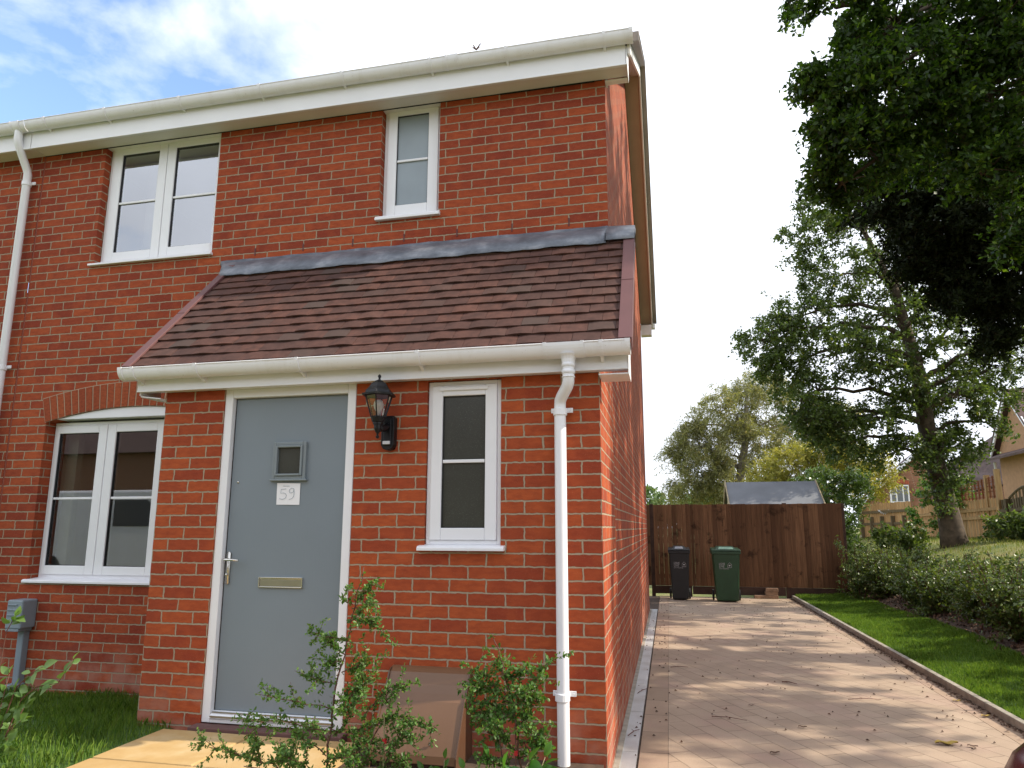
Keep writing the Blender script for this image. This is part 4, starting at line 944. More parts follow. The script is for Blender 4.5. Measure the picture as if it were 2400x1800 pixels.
tree('willow_tree', 'grey green wispy tree behind the shed', 'tree', (3.6, 31, .8),
     [(3.6, 31, .4), (3.7, 31, 3), (4.2, 31, 5.5), (4.4, 31, 8)], [.3, .24, .16, .05],
     [(2.01, 31, 5.27, 1.28, 1.41, 1.28, 1), (3.34, 31, 7.17, 1.49, 1.64, 1.07, 1), (5.07, 31.4, 8.26, 1.29, 1.42, 0.86, 0.9), (4.1, 31.4, 5.48, 1.92, 2.11, 1.28, 1.3), (6.49, 32, 6.79, 1.72, 1.89, 1.5, 1), (1.53, 31, 3.58, 1.06, 1.17, 0.64, 0.7), (3.55, 31, 3.55, 1.88, 2.07, 0.84, 1), (8.65, 32, 6.28, 1.27, 1.4, 1.27, 0.7), (0.97, 31, 5.3, 0.64, 0.71, 0.43, 0.3), (1.64, 31, 6.36, 0.64, 0.71, 0.43, 0.3)],
     420, 60000, .28, (.22, .045), M['leaf_grey'], M['bark_pale'], droop=.5)
tree('golden_tree', 'yellow green feathery tree above the right end of the fence', 'tree', (6.4, 24.5, .9),
     [(6.4, 24.5, .5), (6.4, 24.5, 2), (6.3, 24.5, 3.5)], [.16, .12, .05],
     [(5.09, 24.5, 3.79, 1.01, 1.11, 0.67, 1), (6.38, 24.5, 4.26, 1.0, 1.1, 0.75, 1), (7.64, 24.7, 3.92, 0.91, 1.01, 0.75, 0.9), (6.6, 24.5, 3.1, 1.49, 1.64, 0.66, 1), (4.25, 24.5, 3.13, 0.84, 0.93, 0.51, 0.6), (8.37, 24.8, 3.26, 0.58, 0.64, 0.58, 0.4)],
     240, 26000, .2, (.15, .05), M['leaf_yellow'], M['bark'])
tree('laurel_bush', 'glossy dark green laurel bush beyond the right end of the brown fence', 'bush', (5.0, 16.5, .3),
     [(5.0, 16.5, .2), (5.0, 16.5, 1.2), (4.9, 16.5, 2.0)], [.1, .07, .03],
     [(4.75, 16.4, 1.6, .75, .7, .75, 1), (4.5, 16.5, 2.5, .55, .6, .45, .6), (5.35, 16.5, 2.4, .45, .6, .5, .6), (4.9, 16.3, .8, .6, .6, .5, .7)],
     110, 11000, .13, (.12, .05), M['leaf_laurel'], M['bark'])
# shrubby growth round the oak foot and under the light fence
for i, (x, y, s, lab, mt) in enumerate(((6.1, 15.6, .75, 'dark ivy and shrub growing at the left of the oak foot', 'leaf_oak'), (8.3, 14.3, .65, 'low dark bramble bush right of the oak foot', 'leaf_oak'), (9.6, 13.6, .75, 'low dark bush at the right edge under the old fence', 'leaf_laurel'), (8.6, 19.5, 1.0, 'green climber growing over the trellis fence', 'leaf_cot'))):
    z0 = float(gz(x, y)); hgt = s*1.0 if i < 3 else 2.0
    tree('bush', lab, 'bush', (x, y, z0), [(x, y, z0-.05), (x, y, z0+hgt*.7)], [.05, .02], [(x, y, z0+hgt*.5, s*.9, s*.7, hgt*.5, 1), (x+.4*s, y, z0+hgt*.7, s*.4, s*.4, s*.35, .4)], 40, 3800, .12, (.10, .06), M[mt], M['bark'])
# ivy leaves on the oak trunk are part of that tree's look
# far wood on the left horizon
Pw = []
for k in range(60):
    c = np.array([RNG.uniform(-9, 9), RNG.uniform(72, 84), RNG.uniform(.5, 5.2)]); r = RNG.uniform(1.2, 2.1)
    d = unit(rib(420)); Pw.append(c+d*r*np.array([1.1, 1, .8])*RNG.uniform(.7, 1.05, (420, 1)))
V, F = leaf_one(np.concatenate(Pw), .5, .35)
tag(mesh_np('far_woodland', V, F, M['leaf_wood'], origin=(0, 78, 0)), 'distant dark green woodland above the left end of the fence', 'woodland', kind='stuff')

# the row of shrubs along the verge
def shrub(name, label, cat, x, y, h, w, n, leaf, mat, group, twig=M['twig'], nst=9):
    z0 = float(gz(x, y))+.02; t = thing(name, label, cat, (x, y, z0), group)
    g = MB(); P_ = []; D = []
    for k in range(nst):
        a = RNG.uniform(0, 2*PI); rr = w*RNG.uniform(.25, 1); tip = np.array([x+rr*math.cos(a), y+rr*math.sin(a), z0+h*RNG.uniform(.6, 1.1)])
        p = bez((x+RNG.normal()*.03, y+RNG.normal()*.03, z0-.02), tip, -.08, 6, .02); g.tube(p, list(np.linspace(.008, .003, 6)), 4, cap=False)
        for s in range(4):
            i = RNG.integers(1, 5); e = p[i]+RNG.normal(size=3)*np.array([.16, .16, .10])+np.array([0, 0, .08]); g.tube([p[i], e], [.004, .002], 4, cap=False)
            u = RNG.uniform(0, 1, (n//(nst*5), 1)); q = p[i]+(e-p[i])*u; P_.append(q+rib(len(q))*.022)
        u = RNG.uniform(.2, 1, (n//(nst*5), 1)); idx = (u[:, 0]*4.99).astype(int); q = p[idx]+(p[idx+1]-p[idx])*RNG.uniform(0, 1, u.shape); P_.append(q+rib(len(q))*.03)
    V, F = leaf_quads(np.concatenate(P_), leaf[0], leaf[1], .4); mesh_np('foliage', V, F, mat, t); g.build('stems', twig, t); return t
hs = []
ny_ = 13
for k in range(ny_):
    y = .9+k*.80; x = 4.22+.10*math.sin(k*2.1)
    shrub('hedge_shrub', ('nearest hedge shrub, by the right edge of the picture' if k == 0 else 'farthest shrub of the row, beside the fence end') if k in (0, ny_-1) else 'one of the green leafy shrubs in the row behind the grass strip', 'shrub', x, y, .74+.12*math.sin(k*1.3), .50, 5200, (.05, .028), M['leaf_hedge'], 'shrubs in the row behind the grass strip', nst=24)
    if k % 1 == 0:
        shrub('hedge_shrub', 'one of the green leafy shrubs in the row behind the grass strip', 'shrub', x+.6, y+.4, .66+.1*math.sin(k*2.3), .55, 3600, (.05, .026), M['leaf_hedge'], 'shrubs in the row behind the grass strip', nst=11)
shrub('hedge_shrub', 'taller twiggy shrub in front of the right end of the brown fence', 'shrub', 3.72, 9.9, 1.12, .38, 2600, (.05, .026), M['leaf_hedge'], 'shrubs in the row behind the grass strip', nst=14)
Pm = np.stack([RNG.uniform(3.72, 4.4, 3500), RNG.uniform(.5, 11, 3500), np.zeros(3500)], 1); Pm[:, 2] = np.maximum(gz(Pm[:, 0], Pm[:, 1])+.04, vz(Pm[:, 0], Pm[:, 1])*(Pm[:, 0] < 3.8))
V, F = leaf_quads(Pm, .05, .03, 1.5); tag(mesh_np('bark_mulch', V, F, M['mulch'], origin=(4, 5, 0)), 'dead leaves and bark chips under the shrub row', 'mulch', kind='stuff')

# foreground bushes with arching twigs
def twiggy(name, label, cat, loc, main, brs, mat, twm, leaf, per=230, fuzz=.014, r0=.006, extra=0, sub=True):
    t = thing(name, label, cat, loc); g = MB(); P_ = []; D = []
    def along(pts, r, dens):
        pts = np.array(pts, float); seg = np.linalg.norm(np.diff(pts, axis=0), axis=1); tot = seg.sum(); g.tube(pts, list(np.linspace(r, r*.35, len(pts))), 6)
        n = max(4, int(tot*dens)); u = np.sort(RNG.uniform(0, tot, n)); cs = np.concatenate([[0], np.cumsum(seg)])
        for s in u:
            i = min(np.searchsorted(cs, s)-1, len(seg)-1); i = max(i, 0); q = pts[i]+(pts[i+1]-pts[i])*((s-cs[i])/seg[i]); d = (pts[i+1]-pts[i])/seg[i]
            P_.append(q+RNG.normal(size=3)*fuzz*.35); dd = RNG.normal(size=3); dd -= dd@d*d*.6; D.append(d*.5+dd/np.linalg.norm(dd)*.9)
    def dens_line(pts, n=3):
        pts = np.array(pts, float); out = [pts[0]]
        for a, b in zip(pts[:-1], pts[1:]):
            for k in range(1, n+1): out.append(a+(b-a)*k/n+RNG.normal(size=3)*np.array([.004, .01, .004]))
        return np.array(out)
    for m_ in main: along(dens_line(m_), r0, per*.35)
    for b in brs:
        b = dens_line(b); along(b, r0*.5, per)
        if sub:
            for k in range(2, len(b)-1, 1):
                for _ in range(3):
                    e = b[k]+(b[min(k+1, len(b)-1)]-b[k])*.8+RNG.normal(size=3)*np.array([.042, .045, .042]); along([b[k], (b[k]+e)/2+RNG.normal(size=3)*.004, e], r0*.3, per)
    V, F = leaf_quads(np.array(P_), leaf[0], leaf[1], .35, dirs=np.array(D), fold=.18); mesh_np('leaves', V, F, mat, t); g.build('stems', twm, t, smooth=True); return t
def off(br, y0, dy_): return [[(p[0], p[1]+dy_*i/(len(b)-1), p[2]) for i, p in enumerate(b)] for b in br]
Am = [[(-1.24, -.8, .12), (-1.217, -.8, .383), (-1.203, -.8, .502), (-1.171, -.8, .682), (-1.137, -.8, .835), (-1.11, -.8, .99), (-1.063, -.8, 1.184)],
      [(-1.22, -.8, .12), (-1.05, -.78, .3), (-.95, -.78, .5), (-.92, -.8, .634)], [(-1.26, -.8, .12), (-1.40, -.83, .22), (-1.6, -.85, .28)]]
Ab = [[(-1.137, -.8, .841), (-1.236, -.83, .869), (-1.329, -.85, .891)], [(-1.148, -.8, .78), (-1.212, -.76, .802), (-1.28, -.74, .83)], [(-1.183, -.8, .646), (-1.274, -.8, .66), (-1.356, -.82, .686)],
      [(-1.198, -.8, .532), (-1.367, -.86, .577), (-1.539, -.9, .611)], [(-1.227, -.8, .441), (-1.438, -.85, .477), (-1.647, -.9, .499)], [(-1.45, -.8, .25), (-1.6, -.8, .29), (-1.748, -.8, .32), (-1.94, -.8, .325)],
      [(-1.529, -.8, .269), (-1.577, -.8, .337), (-1.595, -.8, .40)], [(-1.097, -.8, 1.027), (-1.051, -.8, 1.084), (-1.018, -.8, 1.122)], [(-1.135, -.8, .94), (-1.052, -.82, .936), (-.991, -.8, .937)],
      [(-1.19, -.8, .42), (-1.127, -.78, .5), (-1.066, -.78, .627), (-1.058, -.8, .747)], [(-1.05, -.8, .50), (-.97, -.8, .60), (-.9, -.8, .651), (-.808, -.8, .669)], [(-1.026, -.8, .46), (-.9, -.8, .515), (-.80, -.82, .52), (-.668, -.85, .497)],
      [(-.95, -.8, .30), (-.897, -.8, .375), (-.859, -.8, .434), (-.796, -.8, .472)], [(-1.321, -.8, .25), (-1.392, -.8, .314), (-1.46, -.8, .291)], [(-1.12, -.8, 1.01), (-1.189, -.8, 1.038)], [(-1.123, -.8, .989), (-1.06, -.8, .985), (-1.008, -.8, 1.035)],
      [(-1.21, -.8, .45), (-1.12, -.7, .42), (-1.02, -.68, .45)], [(-1.22, -.8, .4), (-1.32, -.7, .42), (-1.42, -.66, .44)], [(-1.2, -.8, .5), (-1.11, -.86, .56), (-1.04, -.88, .60)], [(-1.23, -.8, .3), (-1.12, -.88, .36), (-1.0, -.92, .36)], [(-1.24, -.8, .25), (-1.32, -.9, .33), (-1.42, -.92, .38)],
      [(-1.24, -.8, .2), (-1.14, -.9, .28), (-1.05, -.95, .31)], [(-1.22, -.8, .33), (-1.3, -.84, .40), (-1.36, -.86, .44)], [(-1.19, -.8, .56), (-1.10, -.8, .60), (-1.0, -.8, .70)], [(-1.16, -.8, .70), (-1.09, -.8, .73), (-1.03, -.8, .77)], [(-1.15, -.8, .75), (-1.21, -.8, .74), (-1.25, -.8, .75)],
      [(-1.2, -.8, .3), (-1.1, -.75, .36), (-.98, -.74, .40)], [(-1.0, -.8, .28), (-.9, -.8, .30), (-.80, -.8, .36)], [(-1.25, -.8, .2), (-1.4, -.75, .28), (-1.5, -.74, .36)], [(-1.1, -.8, .25), (-1.0, -.85, .33), (-.93, -.86, .42)]]
twiggy('cotoneaster_bush', 'tall twiggy cotoneaster with small glossy leaves in front of the grey door', 'bush', (-1.2, -.8, .125), Am, Ab, M['leaf_cot'], M['twig'], (.0195, .0105), per=225)
Bm = [[(-.33, -.7, .12), (-.328, -.7, .309), (-.337, -.7, .45), (-.355, -.7, .58), (-.387, -.7, .675), (-.411, -.7, .78), (-.465, -.7, .878)], [(-.34, -.7, .12), (-.40, -.72, .35), (-.44, -.73, .55)]]
Bb = [[(-.364, -.7, .58), (-.456, -.7, .63), (-.567, -.7, .65)], [(-.374, -.7, .604), (-.479, -.7, .675), (-.549, -.7, .731)], [(-.355, -.7, .572), (-.455, -.72, .575), (-.585, -.74, .602)], [(-.351, -.7, .56), (-.293, -.7, .625), (-.23, -.7, .719), (-.184, -.7, .78)],
      [(-.346, -.7, .548), (-.275, -.7, .585), (-.208, -.7, .604)], [(-.364, -.7, .53), (-.455, -.7, .542), (-.533, -.7, .509)], [(-.337, -.7, .409), (-.275, -.7, .429), (-.209, -.7, .466)], [(-.337, -.7, .369), (-.409, -.7, .433), (-.486, -.7, .453)], [(-.392, -.7, .675), (-.347, -.7, .706), (-.297, -.7, .729)],
      [(-.383, -.7, .662), (-.41, -.7, .716), (-.443, -.7, .761)], [(-.333, -.7, .349), (-.253, -.7, .394), (-.196, -.7, .438)], [(-.333, -.7, .45), (-.311, -.7, .517), (-.275, -.7, .543)], [(-.35, -.7, .55), (-.40, -.75, .52), (-.46, -.78, .50)], [(-.34, -.7, .5), (-.38, -.65, .54), (-.43, -.63, .60)], [(-.335, -.7, .3), (-.40, -.75, .33), (-.45, -.76, .36)], [(-.36, -.7, .6), (-.32, -.75, .64), (-.26, -.77, .66)]]
twiggy('cotoneaster_bush', 'shorter twiggy cotoneaster beside the brown meter box, left of the porch downpipe', 'bush', (-.33, -.7, .125), Bm, Bb, M['leaf_cot'], M['twig'], (.0215, .0115), per=225)
for i, (x, y, z, s) in enumerate(((-.93, -.80, .10, 'left'), (-.335, -.72, .10, 'right'))):
    st = MB(); st.tube([(x, y-.01, .10), (x-.005, y-.01, .52)], .0035, 6); o = thing('support_cane', 'thin pale cane with red tie standing in the '+('taller' if i == 0 else 'shorter')+' cotoneaster', 'cane', (x, y, .1), 'canes in the bushes'); st.build('cane', M['twigpale'] if i == 0 else M['twig'], o)
    MB().box(x-.009, x+.006, y-.018, y-.002, .405 if i == 0 else .37, .425 if i == 0 else .388).build('red_tie', M['berry'], o)
# broad leaved weed at the foot of the shorter bush
def broad(name, label, cat, loc, stems, mat, twm, leaf, nper, fold=.15, order=None):
    t = thing(name, label, cat, loc); g = MB(); P_ = []; D = []
    for s in stems:
        s = np.array(s, float); g.tube(s, list(np.linspace(.004, .0018, len(s))), 5)
        for _ in range(nper):
            i = RNG.integers(0, len(s)-1); u = RNG.uniform(); q = s[i]+(s[i+1]-s[i])*u; d = s[i+1]-s[i]; d = d/np.linalg.norm(d)
            P_.append(q); D.append(d*.5+RNG.normal(size=3)*np.array([.9, .5, .4])+np.array([0, -.25, 0]))
        P_.append(s[-1]); D.append(s[-1]-s[-2])
    P_ = np.array(P_); D = unit(np.array(D)); n = len(P_); a = unit(D); nr = RNG.normal(size=(n, 3))*.6+np.array([0, -.8, .9]); b = unit(np.cross(a, nr)); c = np.cross(b, a)
    ln = (leaf[0]*RNG.uniform(.6, 1.2, n))[:, None]; wd = ln*leaf[1]
    prof = [(0, .04), (.15, .6), (.35, 1), (.6, .9), (.82, .5), (1, .02)]; rows_ = []
    for u, w in prof:
        cen = P_+a*ln*(u+.12)-c*ln*.18*u*u; rows_ += [cen+b*wd*w*.5+c*wd*w*fold, cen, cen-b*wd*w*.5+c*wd*w*fold]
    V = np.stack(rows_, 1).reshape(-1, 3); k = np.arange(n)[:, None]*18; F = []
    for r in range(5):
        F.append(k+np.array([[r*3, r*3+1, r*3+4, r*3+3]])); F.append(k+np.array([[r*3+1, r*3+2, r*3+5, r*3+4]]))
    mesh_np('leaves', V, np.concatenate(F), mat, t, smooth=True); g.build('stems', twm, t, smooth=True); return t
broad('weed', 'low broad leaved weed at the foot of the shorter cotoneaster', 'plant', (-.42, -.75, .125), [[(-.42, -.74, .12), (-.42, -.75, .26), (-.45, -.77, .36)], [(-.42, -.75, .12), (-.34, -.77, .24), (-.27, -.78, .36)], [(-.45, -.75, .12), (-.53, -.77, .24), (-.56, -.78, .31)], [(-.4, -.75, .12), (-.38, -.8, .24), (-.37, -.82, .33)], [(-.3, -.74, .12), (-.25, -.76, .25), (-.2, -.76, .38)]], M['leaf_weed'], M['twigpale'], (.085, .55), 7)
broad('weed', 'small bright green weed in front of the brown meter box', 'plant', (-.68, -.72, .125), [[(-.68, -.7, .12), (-.68, -.72, .25), (-.67, -.73, .33)], [(-.68, -.7, .12), (-.72, -.74, .22), (-.76, -.75, .28)]], M['leaf_weed'], M['twigpale'], (.055, .5), 6)
LS = [[(-2.86, -1.0, .17), (-2.80, -1.0, .4), (-2.74, -1.0, .55), (-2.66, -1.0, .61), (-2.54, -1.0, .63), (-2.47, -1.0, .74)], [(-2.9, -1.0, .17), (-2.84, -1.0, .42), (-2.78, -1.0, .60), (-2.70, -1.0, .67), (-2.64, -1.0, .70)], [(-2.9, -1.02, .17), (-2.82, -1.02, .32), (-2.76, -1.02, .43), (-2.70, -1.02, .46)],
      [(-2.92, -1.0, .17), (-2.86, -1, .5), (-2.83, -1, .66)], [(-2.88, -1.03, .17), (-2.80, -1.04, .28), (-2.745, -1.04, .36)], [(-2.9, -.98, .17), (-2.81, -.97, .40), (-2.75, -.96, .52)], [(-2.84, -1.03, .17), (-2.80, -1.05, .24), (-2.77, -1.05, .30)], [(-2.95, -1, .17), (-2.90, -1, .6), (-2.88, -1, .86), (-2.84, -1, .93)]]
broad('leafy_shrub', 'young shrub with broad pale green leaves at the bottom left corner', 'shrub', (-2.88, -1.0, .165), LS, M['leaf_big'], M['twig'], (.062, .58), 15)

# ------------------------------------------------------------------ litter, twigs, fallen leaves on the drive
n = 520; x = RNG.uniform(.06, 2.6, n); y = .3+9.8*RNG.uniform(0, 1, n)**.8; e = RNG.uniform(size=n) < .3; x[e] = np.where(RNG.uniform(size=e.sum()) < .5, RNG.uniform(2.35, 2.65, e.sum()), RNG.uniform(.04, .35, e.sum()))
Pl = np.stack([x, y, np.full(n, .006)], 1); lm = MB()
for p_ in Pl:
    s = random.uniform(.005, .012); a = random.uniform(0, PI); dx_, dy_ = math.cos(a)*s, math.sin(a)*s
    lm.add([p_+np.array(q) for q in ((-dx_*1.3, -dy_*1.3, 0), (dy_*.8, -dx_*.8, 0), (dx_*1.3, dy_*1.3, 0), (-dy_*.8, dx_*.8, 0), (0, 0, s*.9))], [(0, 1, 4), (1, 2, 4), (2, 3, 4), (3, 0, 4)])
tag(lm.build('acorn_litter', M['litter'], origin=(1.3, 4, 0)), 'scattered dark husks and leaf crumbs on the block paving', 'litter', kind='stuff')
lm = MB()
for k in range(1500):
    y_ = random.uniform(.5, 10.4); x_ = 2.655-abs(random.gauss(0, .035)); s = random.uniform(.008, .02); a = random.uniform(0, PI); z_ = random.uniform(.004, .014)
    lm.add([(x_+math.cos(a)*s, y_+math.sin(a)*s, z_), (x_-math.sin(a)*s*.5, y_+math.cos(a)*s*.5, z_+.004), (x_-math.cos(a)*s, y_-math.sin(a)*s, z_), (x_+math.sin(a)*s*.5, y_-math.cos(a)*s*.5, z_-.002)], [(0, 1, 2, 3)])
tag(lm.build('kerb_litter', M['litter'], origin=(2.6, 4, 0)), 'line of brown crumbs and dead leaves gathered along the kerb', 'litter', kind='stuff')
TW = [((.62, 1.55), (.86, 1.50), 'bent brown twig near the left edge course'), ((1.30, 2.85), (1.42, 2.80), 'short thick brown twig in the middle of the driveway'), ((1.72, 2.30), (1.98, 2.36), 'thin dark twig lying right of the drive centre'), ((.05, .95), (.12, 1.12), 'dark forked twig lying on the drainage channel'), ((.06, 2.15), (.14, 2.35), 'twig lying across the far part of the drainage channel'), ((.33, 3.3), (.5, 3.35), 'small twig by the left edge course far up the drive')]
for (a, b), (c, d), lab in TW:
    g = MB(); mx_, my_ = (a+c)/2, (b+d)/2; r_ = .005 if 'thick' in lab else .003
    g.tube([(a, b, .012), (mx_, my_+.015, .016), (c, d, .01)], [r_, r_*.9, r_*.6], 6); g.tube([(mx_, my_+.015, .014), (mx_-.02, my_+.08, .008)], [r_*.7, r_*.4], 5)
    tag(g.build('twig', M['twig'], origin=(mx_, my_, .006), smooth=True), lab, 'twig', 'twigs on the driveway')
LV = [((2.05, 1.22), 'long curled yellow brown leaf near the maroon car', 'yellowleaf', .07), ((2.19, 1.20), 'small dark curled leaf beside the yellow brown one', 'litter', .03), ((2.585, 2.0), 'yellow leaf on the right edge course', 'yellowleaf', .035), ((2.56, 2.45), 'yellow leaf farther up the right edge course', 'yellowleaf', .03), ((.95, .80), 'brown leaf near the bottom of the driveway', 'litter', .03), ((1.22, 1.42), 'curled brown leaf in the middle of the driveway', 'litter', .028), ((.94, 1.95), 'small reddish leaf on the paving', 'litter', .022)]
for (a, b), lab, mt, s in LV:
    g = MB(); aa = random.uniform(-.3, .3); V_ = []
    for i in range(6):
        u = i/5-.5; w = s*.42*math.sin(PI*(i+.5)/6)
        for v in (-1, 0, 1): V_.append((a+u*2*s*math.cos(aa)-v*w*math.sin(aa), b+u*2*s*math.sin(aa)+v*w*math.cos(aa), .006+abs(v)*s*.16+.1*s*math.sin(i*1.7)+.003))
    g.add(V_, [(i*3+k, i*3+k+1, i*3+k+4, i*3+k+3) for i in range(5) for k in range(2)])
    tag(g.build('fallen_leaf', M[mt], origin=(a, b, .006), smooth=True), lab, 'leaf', 'fallen leaves on the driveway')
# things on the roofs
g = MB()
for k in range(7):
    a = RNG.normal(size=3)*.014; g.tube([(-.98, .70, 5.082), (-.98+a[0]*2, .70+a[1], 5.10+abs(a[2]))], [.006, .004], 5)
tag(g.build('leaf_debris', M['litter'], origin=(-.98, .7, 5.08)), 'small clump of dead leaves caught on the main gutter', 'debris')

# ------------------------------------------------------------------ maroon car, only its front corner in view
car = thing('parked_car', 'maroon car whose front corner shows at the bottom right corner', 'car', (2.13, -3.7, 0))
CX = 2.075
st = [(-1.56, .72, .40, .69, .71), (-1.62, .88, .30, .81, .84), (-1.95, .96, .22, .87, .91), (-2.6, .90, .20, .84, .90), (-3.3, .90, .20, .86, .92), (-4.4, .90, .20, .87, .93), (-5.2, .88, .22, .88, .94), (-5.6, .80, .28, .86, .90), (-5.72, .66, .36, .70, .74)]
vs = []; fs = []
for y, hw, zb, zs, zt in st:
    vs += [(CX-hw*.9, y, zb), (CX-hw, y, (zb+zs)/2), (CX-hw*.97, y, zs), (CX-hw*.72, y, zt), (CX, y, zt+.02), (CX+hw*.72, y, zt), (CX+hw*.97, y, zs), (CX+hw, y, (zb+zs)/2), (CX+hw*.9, y, zb), (CX, y, zb)]
for i in range(len(st)-1):
    for k in range(10): fs.append((i*10+k, i*10+(k+1) % 10, (i+1)*10+(k+1) % 10, (i+1)*10+k))
fs += [tuple(range(10)), tuple(range((len(st)-1)*10+9, (len(st)-1)*10-1, -1))]
g = MB(); g.add(vs, fs); o = g.build('body', M['car'], car, smooth=True); m = o.modifiers.new('s', 'SUBSURF'); m.levels = 2; m.render_levels = 2
g = MB(); g.hexa([(CX-.80, -2.75, .88), (CX-.80, -5.35, .88), (CX+.80, -5.35, .88), (CX+.80, -2.75, .88), (CX-.56, -3.45, 1.40), (CX-.58, -4.9, 1.40), (CX+.58, -4.9, 1.40), (CX+.56, -3.45, 1.40)]); g.build('windows', M['carglass'], car, bevel=.06)
g = MB(); g.box(CX-.55, CX+.55, -4.9, -3.5, 1.395, 1.43); g.build('roof', M['car'], car, bevel=.03)
for sx in (-1, 1):
    g = MB(); g.hexa([(CX+sx*.50, -1.70, .50), (CX+sx*.76, -1.80, .50), (CX+sx*.80, -2.0, .52), (CX+sx*.5, -1.9, .52), (CX+sx*.50, -1.73, .62), (CX+sx*.76, -1.84, .62), (CX+sx*.80, -2.05, .66), (CX+sx*.5, -1.95, .68)]); g.build('headlight', M['lamp_lens'], car, bevel=.02)
    for y in (-2.4, -4.9):
        g = MB(); g.lathe([(.20, -.1), (.30, -.1), (.31, -.08), (.31, .08), (.30, .1), (.20, .1)], (CX+sx*.80, y, .31), 24, ax='x'); w_ = g.build('wheel', M['rubber'], car)
        g = MB(); g.lathe([(.05, -.105), (.19, -.104), (.19, .104), (.05, .105)], (CX+sx*.80, y, .31), 20, ax='x'); g.build('rim', M['dullsteel'], w_)

# ------------------------------------------------------------------ far side: light fence, trellis, houses
def lerp(a, b, u): return tuple(x+(y-x)*u for x, y in zip(a, b))
def fence_run(name, label, a, b, h, mat, postm, nposts, top=0, bw=.12, poststop=.1, postside=-.06):
    A = Vector((a[0], a[1], 0)); B = Vector((b[0], b[1], 0)); d = (B-A); ln = d.length; d.normalize(); nn = Vector((d.y, -d.x, 0))
    if nn.y > 0: nn = -nn
    t = thing(name, label, 'fence', ((a[0]+b[0])/2, (a[1]+b[1])/2, (a[2]+b[2])/2)); g = MB(); s = 0
    while s < ln-.02:
        e = min(s+bw, ln); z0 = a[2]+(b[2]-a[2])*s/ln; p, q = A+d*s, A+d*(e-.006); j = random.uniform(-.01, .01); k1, k2 = nn*.008, nn*.022
        g.hexa([(*(p+k1).xy, z0-.1), (*(q+k2).xy, z0-.1), (*q.xy, z0-.1), (*p.xy, z0-.1), (*(p+k1).xy, z0+h+j), (*(q+k2).xy, z0+h+j), (*q.xy, z0+h+j), (*p.xy, z0+h+j)]); s = e
    g.build('board_panel', mat, t)
    for k in range(nposts):
        s = ln*(k+.5)/nposts; z0 = a[2]+(b[2]-a[2])*s/ln; p = A+d*s+nn*.07; MB().box(p.x-.06, p.x+.06, p.y-.05, p.y+.05, z0-.2, z0+h*poststop).build('post', postm, t)
    g = MB()
    for z in (.45, h-.35):
        p, q = A+nn*.03, B+nn*.03; g.prism([(*p.xy, a[2]+z), (*(p+nn*.05).xy, a[2]+z), (*(p+nn*.05).xy, a[2]+z+.09), (*p.xy, a[2]+z+.09)], (q.x-p.x, q.y-p.y, b[2]-a[2]))
    g.build('rail', postm, t)
    return t
def at(d, t, dz=0): return (.367+d[0]*t, -3.904+d[1]*t)
fA0, fA1 = at((.242, .970), 29), at((.300, .954), 26.5)
fence_run('light_fence', 'light orange larch fence left of the oak trunk', (*fA0, .98), (*fA1, 1.02), 1.22, M['fence_light'], M['fence_old'], 5, poststop=.62)
fB0, fB1 = at((.300, .954), 26.4), at((.386, .922), 23.5)
tf = fence_run('trellis_fence', 'light wooden fence with red brown trellis top right of the oak trunk', (*fB0, 1.02), (*fB1, 1.18), 1.02, M['fence_light'], M['fence_light'], 1, poststop=1.05)
for dd, t, z0, z1 in (((.357, .934), 24.6, 1.1, 2.62), ((.376, .926), 23.9, 1.15, 2.85), ((.386, .922), 23.4, 1.15, 2.98)):
    x_, y_ = at(dd, t); MB().box(x_-.065, x_+.065, y_-.14, y_-.04, z0-.2, z1).build('tall_post', M['fence_light'], tf)
g = MB(); A = Vector((*at((.318, .948), 25.8), 0)); B = Vector((*fB1, 0)); d = B-A
for k in range(22):
    u = k/21; p = A+d*u; zt = 2.32+.52*u; g.box(p.x-.022, p.x+.022, p.y-.03, p.y-.01, 2.08+.1*u, zt)
for k in range(6):
    z0 = 2.12+k*.09; g.prism([(*A.xy, min(z0, 2.34)), (A.x, A.y-.02, min(z0, 2.34)), (A.x, A.y-.02, min(z0, 2.34)+.03), (*A.xy, min(z0, 2.34)+.03)], (d.x, d.y, .1+.4*k/6))
g.build('trellis', M['trellis'], tf)
fC0, fC1 = at((.388, .921), 23.3), at((.46, .888), 20)
fence_run('old_fence', 'weathered grey brown fence at the right edge below the gabled house', (*fC0, 1.2), (*fC1, 1.3), .92, M['fence_old'], M['fence_old'], 4, poststop=1.0)
g = MB(); p0 = Vector((*at((.396, .918), 22.9), 0)); p1 = Vector((*at((.43, .903), 21.3), 0)); ob_ = bpy.data.objects['old_fence']
tr = []
for k in range(11):
    u = k/10; p = p0.lerp(p1, u); z = 2.12+.28*math.sin(PI*u); tr.append((p.x, p.y, z+.03)); g.box(p.x-.02, p.x+.02, p.y-.02, p.y+.02, 2.05, z)
g.tube(tr, .035, 6); g.build('arched_top', M['fence_old'], ob_)
